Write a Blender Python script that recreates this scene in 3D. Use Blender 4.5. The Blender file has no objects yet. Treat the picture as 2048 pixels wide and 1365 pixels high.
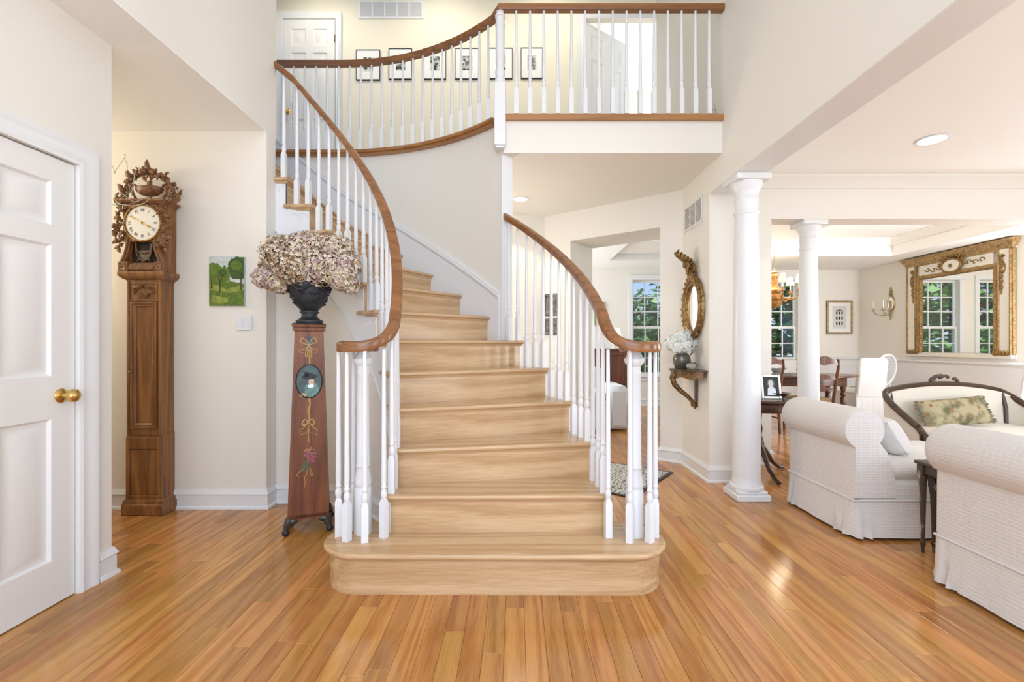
import bpy, bmesh, math, random
from mathutils import Matrix, Vector
random.seed(7)
S = bpy.context.scene
COL = S.collection
PI = math.pi
R = math.radians
# ------------------------------------------------------------------ camera
H = 1.19                      # eye height, metres
F = 940.0                     # focal length in pixels of the 2048 px frame
cam = bpy.data.cameras.new('camera'); co = bpy.data.objects.new('camera', cam); COL.objects.link(co)
co.location = (0, 0, H); co.rotation_euler = (PI/2, 0, 0)
cam.sensor_width = 36; cam.lens = 36*F/2048; cam.clip_start = .05; cam.clip_end = 300
cam.shift_x = -8/2048; cam.shift_y = 7.5/2048
S.camera = co
# ------------------------------------------------------------------ world, sun, large lights
S.view_settings.view_transform = 'Standard'; S.view_settings.look = 'None'
S.view_settings.gamma = 1; S.view_settings.use_curve_mapping = False
S.view_settings.exposure = 0.14
W = bpy.data.worlds.new('sky'); S.world = W; W.use_nodes = True
wn = W.node_tree.nodes; wl = W.node_tree.links; wn.clear()
wo = wn.new('ShaderNodeOutputWorld'); wb = wn.new('ShaderNodeBackground')
tc = wn.new('ShaderNodeTexCoord'); sx = wn.new('ShaderNodeSeparateXYZ'); rp = wn.new('ShaderNodeValToRGB')
wl.new(tc.outputs['Generated'], sx.inputs[0]); wl.new(sx.outputs['Z'], rp.inputs[0]); wl.new(rp.outputs[0], wb.inputs[0]); wl.new(wb.outputs[0], wo.inputs[0])
e = rp.color_ramp.elements
e[0].position = 0.0; e[0].color = (.66, .78, .98, 1)
e[1].position = .9; e[1].color = (.25, .45, .88, 1)
m = e.new(.16); m.color = (.38, .58, .96, 1)
wb.inputs[1].default_value = 1.0
def sun_lamp(name, d, power, col, ang):
    l = bpy.data.lights.new(name, 'SUN'); l.energy = power; l.color = col; l.angle = ang
    o = bpy.data.objects.new(name, l); COL.objects.link(o)
    o.rotation_euler = Vector(d).to_track_quat('-Z', 'Y').to_euler(); return o
sun_lamp('sun', (-.75, .30, -.80), 5.0, (1, .95, .86), .01)
def area_lamp(name, loc, tgt, sx_, sy_, power, col=(1, 1, 1)):
    l = bpy.data.lights.new(name, 'AREA'); l.shape = 'RECTANGLE'; l.size = sx_; l.size_y = sy_; l.energy = power; l.color = col
    o = bpy.data.objects.new(name, l); COL.objects.link(o); o.location = loc
    o.rotation_euler = (Vector(tgt)-Vector(loc)).to_track_quat('-Z', 'Y').to_euler(); return o
# daylight of the front door glazing and the tall window above it, and of the living room's front windows
area_lamp('front_window_light', (-.05, -1.45, 3.2), (0, 3, 2.6), 3.0, 3.6, 85, (.90, .955, 1))
area_lamp('front_door_light', (-.1, -1.5, 1.1), (0, 3, 1.0), 2.6, 2.0, 34, (.90, .955, 1))
area_lamp('living_window_light', (4.3, -1.45, 1.4), (4.3, 3, 2.2), 3.4, 1.9, 85, (.90, .955, 1))
# added fill lights for living and dining rooms, right of the view; no windows there
area_lamp('living_side_fill_light', (6.68, 2.0, 1.45), (3, 2.2, 2.2), 1.7, 1.8, 72, (.90, .955, 1))
area_lamp('dining_side_fill_light', (6.68, 5.45, 1.45), (3.5, 7.2, 1.9), .9, 1.8, 120, (.90, .955, 1))
area_lamp('family_side_fill_light', (-1.0, 7.6, 1.5), (3, 7.6, 1.6), 2.4, 1.8, 110, (.90, .955, 1))  # added unseen fill for the family room and hall, no window behind it
area_lamp('bedroom_window_light', (2.95, 6.9, 4.3), (1.4, 6.6, 4.2), 1.2, 1.4, 20, (.95, .98, 1))
def point_lamp(name, loc, power, col=(1, .86, .68), rad=.06):
    l = bpy.data.lights.new(name, 'POINT'); l.energy = power; l.color = col; l.shadow_soft_size = rad
    o = bpy.data.objects.new(name, l); COL.objects.link(o); o.location = loc; return o
# ------------------------------------------------------------------ helpers
def at(px, py, y):            # the point at depth y seen at a pixel of the 2048 x 1365 frame
    return Vector(((px-1032)/F*y, y, H+(690-py)/F*y))
def X(px, y): return (px-1032)/F*y
def Z(py, y): return H+(690-py)/F*y
class MB:
    def __init__(s): s.v = []; s.f = []
    def add(s, vs, fs, M=None):
        o = len(s.v)
        s.v += [tuple(M @ Vector(p)) for p in vs] if M is not None else [tuple(p) for p in vs]
        s.f += [tuple(i+o for i in q) for q in fs]; return s
    def box(s, x0, y0, z0, x1, y1, z1, b=0, M=None):
        lo = (min(x0, x1), min(y0, y1), min(z0, z1)); hi = (max(x0, x1), max(y0, y1), max(z0, z1))
        if b <= 0:
            vs = [(x, y, z) for x in (lo[0], hi[0]) for y in (lo[1], hi[1]) for z in (lo[2], hi[2])]
            return s.add(vs, [(0, 1, 3, 2), (4, 6, 7, 5), (0, 4, 5, 1), (2, 3, 7, 6), (0, 2, 6, 4), (1, 5, 7, 3)], M)
        b = min(b, .49*min(hi[i]-lo[i] for i in range(3)))
        vs = []; ix = {}
        for cx in (0, 1):
            for cy in (0, 1):
                for cz in (0, 1):
                    c = (cx, cy, cz)
                    for a in range(3):
                        p = []
                        for i in range(3):
                            q = hi[i] if c[i] else lo[i]
                            if i != a: q += -b if c[i] else b
                            p.append(q)
                        ix[(c, a)] = len(vs); vs.append(tuple(p))
        fs = []
        for a in range(3):
            u, w = [i for i in range(3) if i != a]
            for sgn in (0, 1):
                q = []
                for (i, j) in ((0, 0), (1, 0), (1, 1), (0, 1)):
                    c = [0, 0, 0]; c[a] = sgn; c[u] = i; c[w] = j; q.append(ix[(tuple(c), a)])
                fs.append(tuple(q))
        for cax in range(3):
            a, d = [i for i in range(3) if i != cax]
            for i in (0, 1):
                for j in (0, 1):
                    c0 = [0]*3; c0[a] = i; c0[d] = j; c1 = list(c0); c1[cax] = 1
                    c0 = tuple(c0); c1 = tuple(c1)
                    fs.append((ix[(c0, a)], ix[(c1, a)], ix[(c1, d)], ix[(c0, d)]))
        for cx in (0, 1):
            for cy in (0, 1):
                for cz in (0, 1):
                    c = (cx, cy, cz); fs.append((ix[(c, 0)], ix[(c, 1)], ix[(c, 2)]))
        return s.add(vs, fs, M)
    def loft(s, rings, closed=True, caps=True, M=None, loop=False):
        n = len(rings[0]); vs = [p for r in rings for p in r]; fs = []
        m_ = n if closed else n-1
        nr = len(rings)
        for i in range(nr if loop else nr-1):
            k = (i+1) % nr
            for j in range(m_):
                fs.append((i*n+j, i*n+(j+1) % n, k*n+(j+1) % n, k*n+j))
        if caps and closed and not loop:
            fs.append(tuple(range(n))); fs.append(tuple((nr-1)*n+j for j in range(n)))
        return s.add(vs, fs, M)
    def lathe(s, prof, c=(0, 0, 0), n=20, M=None, sx=1, sy=1):
        rings = [[(c[0]+max(r, 1e-4)*sx*math.cos(2*PI*j/n), c[1]+max(r, 1e-4)*sy*math.sin(2*PI*j/n), c[2]+z) for j in range(n)] for r, z in prof]
        return s.loft(rings, M=M)
    def tube(s, path, rad, n=8, caps=True, M=None, loop=False, flat=1.0):
        P = [Vector(p) for p in path]; L = len(P)
        rr = rad if isinstance(rad, (list, tuple)) else [rad]*L
        up = None; rings = []
        for i in range(L):
            if loop: t = P[(i+1) % L]-P[i-1]
            else: t = P[min(i+1, L-1)]-P[max(i-1, 0)]
            if t.length < 1e-9: t = Vector((0, 0, 1))
            t.normalize()
            if up is None:
                up = Vector((0, 0, 1)) if abs(t.z) < .9 else Vector((1, 0, 0))
            up = up-t*up.dot(t)
            if up.length < 1e-6: up = t.orthogonal()
            up.normalize(); sd = t.cross(up)
            rings.append([tuple(P[i]+(sd*math.cos(2*PI*j/n)+up*math.sin(2*PI*j/n)*flat)*rr[i]) for j in range(n)])
        return s.loft(rings, caps=caps, M=M, loop=loop)
    def sweep(s, path, prof, caps=True, M=None, loop=False, scale=None):   # prof: (side, up); side = tangent x up in plan
        P = [Vector(p) for p in path]; L = len(P); rings = []
        for i in range(L):
            if loop: a, b = P[i]-P[i-1], P[(i+1) % L]-P[i]
            else:
                a = P[i]-P[i-1] if i > 0 else P[1]-P[0]
                b = P[i+1]-P[i] if i < L-1 else a
            a = Vector((a.x, a.y, 0)); b = Vector((b.x, b.y, 0))
            if a.length < 1e-9: a = b.copy()
            if b.length < 1e-9: b = a.copy()
            a.normalize(); b.normalize()
            na = Vector((a.y, -a.x, 0)); nb = Vector((b.y, -b.x, 0)); nn = na+nb
            if nn.length < 1e-6: nn = na
            nn.normalize(); k = 1/max(.35, nn.dot(na))
            f = scale[i] if scale else 1
            rings.append([tuple(P[i]+nn*(u*k*f)+Vector((0, 0, w*f))) for u, w in prof])
        return s.loft(rings, caps=caps, M=M, loop=loop)
    def prism(s, poly, h0, h1, M=None):
        n = len(poly); vs = [(x, y, h0) for x, y in poly]+[(x, y, h1) for x, y in poly]
        fs = [tuple(range(n)), tuple(range(n, 2*n))]+[(i, (i+1) % n, n+(i+1) % n, n+i) for i in range(n)]
        return s.add(vs, fs, M)
    def ell(s, c, r, nu=10, nv=7, M=None):
        rings = []
        for i in range(1, nv):
            a = PI*i/nv
            rings.append([(c[0]+r[0]*math.sin(a)*math.cos(2*PI*j/nu), c[1]+r[1]*math.sin(a)*math.sin(2*PI*j/nu), c[2]-r[2]*math.cos(a)) for j in range(nu)])
        o = len(rings)*nu; vs = [p for r_ in rings for p in r_]+[(c[0], c[1], c[2]-r[2]), (c[0], c[1], c[2]+r[2])]; fs = []
        for i in range(len(rings)-1):
            for j in range(nu): fs.append((i*nu+j, i*nu+(j+1) % nu, (i+1)*nu+(j+1) % nu, (i+1)*nu+j))
        for j in range(nu):
            fs.append((o, (j+1) % nu, j)); q = (len(rings)-1)*nu; fs.append((o+1, q+j, q+(j+1) % nu))
        return s.add(vs, fs, M)
    def mesh(s, name, mat, ang=38):
        me = bpy.data.meshes.new(name); me.from_pydata(s.v, [], s.f)
        bm = bmesh.new(); bm.from_mesh(me); bmesh.ops.recalc_face_normals(bm, faces=bm.faces); bm.to_mesh(me); bm.free()
        me.polygons.foreach_set('use_smooth', [True]*len(me.polygons)); me.set_sharp_from_angle(angle=R(ang))
        if mat: me.materials.append(mat)
        me.update(); return me
    def build(s, name, mat, parent=None, world=False, ang=38):
        o = bpy.data.objects.new(name, s.mesh(name, mat, ang)); COL.objects.link(o)
        if parent is not None:
            o.parent = parent
            if world:
                Mw = parent.matrix_basis
                if parent.parent: Mw = parent.parent.matrix_basis @ parent.matrix_parent_inverse @ Mw
                o.matrix_parent_inverse = Mw.inverted()
        return o
def T(x=0, y=0, z=0, rz=0, rx=0, ry=0, s=1):
    return Matrix.Translation((x, y, z)) @ Matrix.Rotation(rz, 4, 'Z') @ Matrix.Rotation(ry, 4, 'Y') @ Matrix.Rotation(rx, 4, 'X') @ Matrix.Scale(s, 4)
def tag(o, label, cat, group=None):
    o['label'] = label; o['category'] = cat
    if group: o['group'] = group
    return o
def thing(name, label, cat, loc=(0, 0, 0), rz=0, group=None):
    o = bpy.data.objects.new(name, None); COL.objects.link(o); o.location = loc; o.rotation_euler = (0, 0, rz); o.empty_display_size = .1
    return tag(o, label, cat, group)
def struct(o, label=None):
    o['kind'] = 'structure'
    if label: o['label'] = label
    return o
def sroot(name, loc=(0, 0, 0), rz=0):
    o = bpy.data.objects.new(name, None); COL.objects.link(o); o.location = loc; o.rotation_euler = (0, 0, rz); o['kind'] = 'structure'; return o
def copy_tree(o, parent=None):
    c = o.copy(); COL.objects.link(c); c.parent = parent
    for ch in list(o.children): copy_tree(ch, c)
    return c
def arc(cx, cy, r, a0, a1, n):
    return [(cx+r*math.cos(R(a0+(a1-a0)*i/n)), cy+r*math.sin(R(a0+(a1-a0)*i/n))) for i in range(n+1)]
def smooth(pts, k=5):         # Catmull-Rom through the points
    P = [Vector(p) for p in pts]; out = []
    for i in range(len(P)-1):
        a, b, c, d = P[max(i-1, 0)], P[i], P[i+1], P[min(i+2, len(P)-1)]
        for j in range(k):
            t = j/k; out.append(tuple(.5*((2*b)+(c-a)*t+(2*a-5*b+4*c-d)*t*t+(3*b-a-3*c+d)*t**3)))
    return out+[tuple(P[-1])]
def offset(poly, d):          # convex outline, counter-clockwise; d > 0 grows
    n = len(poly); out = []
    for i in range(n):
        p0, p1, p2 = Vector(poly[i-1]), Vector(poly[i]), Vector(poly[(i+1) % n])
        a = (p1-p0).normalized(); b = (p2-p1).normalized()
        na = Vector((a.y, -a.x)); nb = Vector((b.y, -b.x)); q = (na+nb)
        q = q.normalized(); k = d/max(.4, q.dot(na)); out.append((p1.x+q.x*k, p1.y+q.y*k))
    return out
def text_mesh(body, size, mat, name, parent, M, depth=.001):
    c = bpy.data.curves.new('t', 'FONT'); c.body = body; c.size = size; c.align_x = 'CENTER'; c.align_y = 'CENTER'; c.extrude = depth
    t = bpy.data.objects.new('t', c); COL.objects.link(t)
    dg = bpy.context.evaluated_depsgraph_get(); me = bpy.data.meshes.new_from_object(t.evaluated_get(dg))
    bpy.data.objects.remove(t); bpy.data.curves.remove(c)
    me.transform(M); me.materials.clear(); me.materials.append(mat)
    o = bpy.data.objects.new(name, me); COL.objects.link(o); o.parent = parent; return o
# ------------------------------------------------------------------ materials
MT = {}
def mat(name, col, rough=.5, metal=0, var=.0, scale=(8, 8, 8), bump=0, bscale=40, col2=None, coat=0, spec=.5, sheen=0, trans=0, detail=4, coord='Object'):
    m = bpy.data.materials.new(name); m.use_nodes = True; nt = m.node_tree; N = nt.nodes; L = nt.links
    b = N['Principled BSDF']; b.inputs['Base Color'].default_value = (*col, 1); b.inputs['Roughness'].default_value = rough; b.inputs['Metallic'].default_value = metal
    b.inputs['Specular IOR Level'].default_value = spec; b.inputs['Coat Weight'].default_value = coat; b.inputs['Coat Roughness'].default_value = .08
    b.inputs['Sheen Weight'].default_value = sheen; b.inputs['Transmission Weight'].default_value = trans
    if var or col2 or bump:
        tcn = N.new('ShaderNodeTexCoord'); mp = N.new('ShaderNodeMapping'); L.new(tcn.outputs[coord], mp.inputs[0])
    if var or col2:
        mp.inputs['Scale'].default_value = scale
        no = N.new('ShaderNodeTexNoise'); no.inputs['Scale'].default_value = 1; no.inputs['Detail'].default_value = detail; L.new(mp.outputs[0], no.inputs[0])
        r = N.new('ShaderNodeValToRGB'); L.new(no.outputs['Fac'], r.inputs[0]); L.new(r.outputs[0], b.inputs['Base Color'])
        c2 = col2 or tuple(x*(1-var) for x in col)
        r.color_ramp.elements[0].position = .36; r.color_ramp.elements[0].color = (*c2, 1); r.color_ramp.elements[1].position = .64; r.color_ramp.elements[1].color = (*col, 1)
    if bump:
        nb = N.new('ShaderNodeTexNoise'); nb.inputs['Scale'].default_value = bscale; nb.inputs['Detail'].default_value = 3; L.new(tcn.outputs[coord], nb.inputs[0])
        bp = N.new('ShaderNodeBump'); bp.inputs['Strength'].default_value = bump; bp.inputs['Distance'].default_value = .004
        L.new(nb.outputs['Fac'], bp.inputs['Height']); L.new(bp.outputs[0], b.inputs['Normal'])
    MT[name] = m; return m
def wood(name, light, dark, rough=.3, axis='X', fine=1.0, coat=0, attr=None, spec=.5):
    """grain runs along the given object axis; attr: mesh attribute that shifts tone and grain of each board"""
    m = bpy.data.materials.new(name); m.use_nodes = True; nt = m.node_tree; N = nt.nodes; L = nt.links; b = N['Principled BSDF']
    b.inputs['Roughness'].default_value = rough; b.inputs['Coat Weight'].default_value = coat; b.inputs['Coat Roughness'].default_value = .12; b.inputs['Specular IOR Level'].default_value = spec
    tcn = N.new('ShaderNodeTexCoord'); mp = N.new('ShaderNodeMapping'); L.new(tcn.outputs['Object'], mp.inputs[0])
    lo, hi = 1.6*fine, 26*fine
    mp.inputs['Scale'].default_value = {'X': (lo, hi, hi), 'Y': (hi, lo, hi), 'Z': (hi, hi, lo)}[axis]
    src = mp.outputs[0]
    if attr:
        at_ = N.new('ShaderNodeAttribute'); at_.attribute_name = attr
        ml = N.new('ShaderNodeMath'); ml.operation = 'MULTIPLY'; ml.inputs[1].default_value = 53; L.new(at_.outputs['Fac'], ml.inputs[0])
        cb = N.new('ShaderNodeCombineXYZ')
        for i in range(3): L.new(ml.outputs[0], cb.inputs[i])
        ad = N.new('ShaderNodeVectorMath'); ad.operation = 'ADD'; L.new(src, ad.inputs[0]); L.new(cb.outputs[0], ad.inputs[1]); src = ad.outputs[0]
    n1 = N.new('ShaderNodeTexNoise'); n1.inputs['Scale'].default_value = 1; n1.inputs['Detail'].default_value = 5; n1.inputs['Distortion'].default_value = .6; L.new(src, n1.inputs[0])
    n2 = N.new('ShaderNodeTexNoise'); n2.inputs['Scale'].default_value = 5.0; n2.inputs['Detail'].default_value = 3; L.new(src, n2.inputs[0])
    # cathedral figure: rings of a stretched coordinate
    n3 = N.new('ShaderNodeTexNoise'); n3.inputs['Scale'].default_value = .22; n3.inputs['Detail'].default_value = 1; L.new(src, n3.inputs[0])
    wv = N.new('ShaderNodeMath'); wv.operation = 'MULTIPLY'; wv.inputs[1].default_value = 46; L.new(n3.outputs['Fac'], wv.inputs[0])
    sn = N.new('ShaderNodeMath'); sn.operation = 'SINE'; L.new(wv.outputs[0], sn.inputs[0])
    mr = N.new('ShaderNodeMapRange'); mr.inputs[1].default_value = -1; mr.inputs[2].default_value = 1; L.new(sn.outputs[0], mr.inputs[0])
    mx = N.new('ShaderNodeMix'); mx.data_type = 'FLOAT'; mx.inputs[0].default_value = .62; L.new(n1.outputs['Fac'], mx.inputs[2]); L.new(n2.outputs['Fac'], mx.inputs[3])
    mx2 = N.new('ShaderNodeMix'); mx2.data_type = 'FLOAT'; mx2.inputs[0].default_value = .22; L.new(mx.outputs[0], mx2.inputs[2]); L.new(mr.outputs[0], mx2.inputs[3])
    r = N.new('ShaderNodeValToRGB'); L.new(mx2.outputs[0], r.inputs[0])
    r.color_ramp.elements[0].position = .32; r.color_ramp.elements[0].color = (*dark, 1); r.color_ramp.elements[1].position = .66; r.color_ramp.elements[1].color = (*light, 1)
    out = r.outputs[0]
    if attr:
        hv = N.new('ShaderNodeHueSaturation'); L.new(out, hv.inputs['Color'])
        m1 = N.new('ShaderNodeMapRange'); m1.inputs[3].default_value = .80; m1.inputs[4].default_value = 1.16; L.new(at_.outputs['Fac'], m1.inputs[0]); L.new(m1.outputs[0], hv.inputs['Value'])
        fr = N.new('ShaderNodeMath'); fr.operation = 'FRACT'; L.new(ml.outputs[0], fr.inputs[0])
        m2 = N.new('ShaderNodeMapRange'); m2.inputs[3].default_value = .494; m2.inputs[4].default_value = .508; L.new(fr.outputs[0], m2.inputs[0]); L.new(m2.outputs[0], hv.inputs['Hue']); out = hv.outputs[0]
    L.new(out, b.inputs['Base Color'])
    bp = N.new('ShaderNodeBump'); bp.inputs['Strength'].default_value = .06; bp.inputs['Distance'].default_value = .002; L.new(mx.outputs[0], bp.inputs['Height']); L.new(bp.outputs[0], b.inputs['Normal'])
    MT[name] = m; return m
def emis(name, col, power):
    m = bpy.data.materials.new(name); m.use_nodes = True; b = m.node_tree.nodes['Principled BSDF']
    b.inputs['Base Color'].default_value = (*col, 1); b.inputs['Emission Color'].default_value = (*col, 1); b.inputs['Emission Strength'].default_value = power; MT[name] = m; return m
mat('wall', (.80, .765, .70), .6); mat('wall_up', (.79, .735, .60), .6); mat('ceiling', (.92, .91, .88), .65); mat('trim', (.78, .785, .79), .32); mat('white', (.78, .785, .80), .3)
wood('floor_oak', (.58, .275, .082), (.38, .155, .038), .15, 'Y', 1.0, 0, 'tone')
wood('stair_oak', (.65, .445, .25), (.47, .285, .135), .2, 'X', 1.0)
wood('rail_oak', (.31, .13, .045), (.19, .075, .026), .2, 'X', .8)
wood('nose_oak', (.42, .20, .07), (.30, .13, .04), .25, 'X', .8)
mat('gap', (.10, .045, .018), .7)
mat('brass', (.72, .50, .18), .22, 1); mat('dark_brass', (.30, .22, .12), .35, 1)
mat('iron', (.018, .020, .024), .5, 0, bump=.5, bscale=60)
wood('clock_oak', (.32, .14, .044), (.16, .062, .018), .4, 'Z', 1.2); mat('clock_carve', (.27, .12, .043), .42, col2=(.12, .048, .018), scale=(45, 45, 45))
mat('dark_hole', (.01, .008, .006), .8); mat('dial', (.86, .85, .80), .25); mat('ink', (.012, .012, .014), .5)
mat('gilt', (.42, .25, .075), .36, .55, col2=(.13, .07, .03), scale=(50, 50, 50), bump=.4, bscale=70); mat('gilt_bright', (.52, .36, .17), .36, .5, col2=(.28, .17, .07), scale=(30, 30, 30))
mat('grey_metal', (.45, .45, .45), .35, .8); mat('glass_dark', (.10, .095, .075), .08, 0, spec=.6)
mat('mirror', (.93, .94, .93), .012, 1)
mat('cream_fabric', (.80, .75, .65), .85, sheen=.3)
# ================================================================== SETTING
def glass_mat():
    m = bpy.data.materials.new('pane_glass'); m.use_nodes = True; N = m.node_tree.nodes; L = m.node_tree.links; N.clear()
    o = N.new('ShaderNodeOutputMaterial'); t = N.new('ShaderNodeBsdfTransparent'); g = N.new('ShaderNodeBsdfGlossy'); g.inputs['Roughness'].default_value = .02
    t.inputs[0].default_value = (.96, .98, .97, 1)
    x = N.new('ShaderNodeMixShader'); x.inputs[0].default_value = .05; L.new(t.outputs[0], x.inputs[1]); L.new(g.outputs[0], x.inputs[2]); L.new(x.outputs[0], o.inputs[0]); MT['glass'] = m
glass_mat()
HC = 2.745; HF = 3.03; HB = 2.50; HL = 2.858; HU = 5.48
CX, CY = -1.68, 2.44           # centre of the curved stair
RISE = .204; STEP = 9.1        # riser height, degrees per tread
RI, RO = 1.06, 2.10            # string face inside, wall face outside
YB = 9.2                       # rear wall
# ---- floor: strip boards 83 mm wide running away from the door
def make_floor():
    rnd = random.Random(3)
    root = MB().box(-4.3, -1.6, -.05, 6.9, 9.3, -.006).build('floor', MT['gap']); struct(root)
    bw = .083; boards = []
    x = -4.28
    while x < 6.85:
        y = -1.6-rnd.random()*1.2
        while y < 9.25:
            l = .45+1.25*rnd.random()**1.3
            boards.append((x, max(y, -1.6), x+bw, min(y+l, 9.25), rnd.random())); y += l
        x += bw
    boards = [b for b in boards if b[3] > b[1]+.01]
    def area(b):               # how large a board shows from the door
        y0, y1 = max(b[1], 1.66), b[3]
        if y1 <= y0: return 0
        a = 0
        for k in range(6):
            yy = y0+(y1-y0)*(k+.5)/6; xx = (b[0]+b[2])/2
            px = 1032+F*xx/yy
            if 0 < px < 2048 and not (-.75 < xx < .55 and 2.25 < yy < 4) : a += (bw*F/yy)*(F*H*(y1-y0)/6/yy**2)
        return a
    boards.sort(key=area, reverse=True)
    def geo(mb, b):
        c = .0013; g = .0004
        x0, y0, x1, y1 = b[0]+g, b[1]+g, b[2]-g, b[3]-g
        mb.add([(x0, y0, -.006), (x1, y0, -.006), (x1, y1, -.006), (x0, y1, -.006), (x0, y0, -c), (x1, y0, -c), (x1, y1, -c), (x0, y1, -c),
                (x0+c, y0+c, 0), (x1-c, y0+c, 0), (x1-c, y1-c, 0), (x0+c, y1-c, 0)],
               [(0, 1, 5, 4), (1, 2, 6, 5), (2, 3, 7, 6), (3, 0, 4, 7), (4, 5, 9, 8), (5, 6, 10, 9), (6, 7, 11, 10), (7, 4, 8, 11), (8, 9, 10, 11)])
    def link(mb, name, tones):
        me = bpy.data.meshes.new(name); me.from_pydata(mb.v, [], mb.f); me.materials.append(MT['floor_oak'])
        a = me.attributes.new('tone', 'FLOAT', 'FACE'); a.data.foreach_set('value', tones)
        o = bpy.data.objects.new(name, me); COL.objects.link(o); o.parent = root; return o
    for b in boards[:300]:
        mb = MB(); geo(mb, b); link(mb, 'floor_board', [b[4]]*9)
    mb = MB(); tn = []
    for b in boards[300:]: geo(mb, b); tn += [b[4]]*9
    o = link(mb, 'floor_boards', tn); o['kind'] = 'stuff'
make_floor()
# ---- foyer, left side
DX = -2.097
w = MB(); w.box(DX-.12, -1.6, 0, DX, 1.47, HC).box(DX-.12, 2.246, 0, DX, 2.437, HC).box(DX-.12, 1.47, 2.05, DX, 2.246, HC); struct(w.build('wall_left', MT['wall']))
struct(MB().box(-4.2, -1.6, HC, -1.94, 3.414, HC+.12).box(-4.2, -1.6, HC-.004, -1.812, 3.414, HC).build('ceiling_alcove', MT['ceiling']))
struct(MB().box(-1.93, -1.6, HC, -1.812, 3.556, HU).build('wall_left_upper', MT['wall']))
struct(MB().box(-4.2, 3.414, 0, -1.812, 3.54, HC).build('wall_alcove', MT['wall']))
struct(MB().box(-4.3, 2.3, 0, -4.2, 5.7, HU).build('wall_alcove_end', MT['wall']))
struct(MB().box(-4.2, 2.3, 0, DX-.12, 2.42, HC).build('wall_alcove_front', MT['wall']))
# ---- under-stair wall, concave towards the pedestal
def pitch(th): return (2+th/STEP)*RISE
def EI(th): return .985+.085*math.sin(R(min(th, 90)))**2     # inner ends of the treads: the inner curve opens a little towards the top
def stair_line(d, a0, a1, n, xend=None):
    p = []
    for i in range(n+1):
        a = a0+(a1-a0)*i/n; r = EI(a)+d; p.append((CX+r*math.cos(R(a)), CY+r*math.sin(R(a)), a))
    r = EI(90)+d
    if xend is not None: p.append((xend, CY+r, a1+(CX-xend)/.168*STEP))
    return p
ln = stair_line(.036, 2, 90, 30, -1.83)
lo = stair_line(.13, 2, 90, 30, -1.83)
rings = []
for (a, b) in zip(ln, lo):
    h = max(.03, pitch(a[2])-.50)
    rings.append([(a[0], a[1], 0), (b[0], b[1], 0), (b[0], b[1], h), (a[0], a[1], h)])
struct(MB().loft(rings).build('wall_under_stair', MT['wall']))
# ---- stair well wall
ln = [(x, y) for x, y in arc(CX, CY, RO, 42, 90, 36)]+[(-4.2, CY+RO)]
lo = [(x, y) for x, y in arc(CX, CY, RO+.105, 42, 90, 36)]+[(-4.2, CY+RO+.105)]
struct(MB().loft([[(a[0], a[1], 0), (b[0], b[1], 0), (b[0], b[1], HC), (a[0], a[1], HC)] for a, b in zip(ln, lo)]).build('wall_stair_well', MT['wall']))
# ---- upper floor slab with the curved well edge
edge = [(1.68, 3.81), (-.10, 3.81)]+arc(CX, CY, RO, 44, 90, 40)+[(-4.2, CY+RO)]
struct(MB().prism(edge+[(-4.2, 6.3), (-1.2, 6.3), (1.2, 6.6), (1.2, 8.0), (2.6, 8.0), (2.6, 5.6), (1.68, 5.6)], HC, HF).build('floor_upper', MT['wall']))
w = MB(); w.box(-4.2, 5.6, HF, .80, 5.70, HU).box(.80, 5.6, 5.09, 1.80, 5.70, HU).box(1.80, 5.6, HF, 1.95, 5.70, HU); struct(w.build('wall_upper_back', MT['wall_up']))
struct(MB().box(-4.2, 5.2-.0, HU, 1.9, 8.0, HU+.1).build('ceiling_upper_hall', MT['ceiling']))
struct(MB().box(-4.2, -1.6, HU, 1.9, 5.2, HU+.1).build('ceiling_foyer', MT['ceiling']))
w = MB(); w.box(.2, 7.95, HF, 3.0, 8.05, HU).box(.2, 5.7, HF, .3, 7.95, HU); struct(w.build('wall_bedroom', MT['wall']))
struct(MB().box(1.9, 5.2, HU, 3.2, 8.05, HU+.1).build('ceiling_bedroom', MT['ceiling']))
# ---- right side: beam over the columns, pier with the oval mirror
w = MB(); w.box(1.672, -1.6, HB, 1.90, 4.067, HU).box(1.672, 4.067, 0, 1.90, 4.712, HU).box(1.672, 4.712, HC, 1.90, 5.6, HU); struct(w.build('wall_right', MT['wall']))
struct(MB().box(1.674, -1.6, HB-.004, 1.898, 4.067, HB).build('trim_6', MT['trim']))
# ---- diagonal wall with the cased passage
DG = Matrix.Translation((1.672, 4.712, 0)) @ Matrix.Rotation(math.atan2(.604, -.797), 4, 'Z')   # local x along the wall, local -y away from the foyer
w = MB(); TH = .54; u0, u1, UL = .231, 1.30, 1.66
w.box(0, -TH, 0, u0, 0, HC, M=DG).box(u1, -TH, 0, UL+.1, 0, HC, M=DG).box(u0, -TH, 2.405, u1, 0, HC, M=DG)
struct(w.build('wall_hall_diagonal', MT['wall']))
pA = DG @ Vector((UL, 0, 0)); pB = Vector((-1.35, 5.0, 0)); dv = (pB-pA).normalized(); nv = Vector((dv.y, -dv.x, 0))
q = [pA-dv*.05, pB, pB+nv*.1, pA-dv*.05+nv*.1]
struct(MB().prism([(v.x, v.y) for v in q], 0, HC).build('wall_hall_back', MT['wall']))
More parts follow.
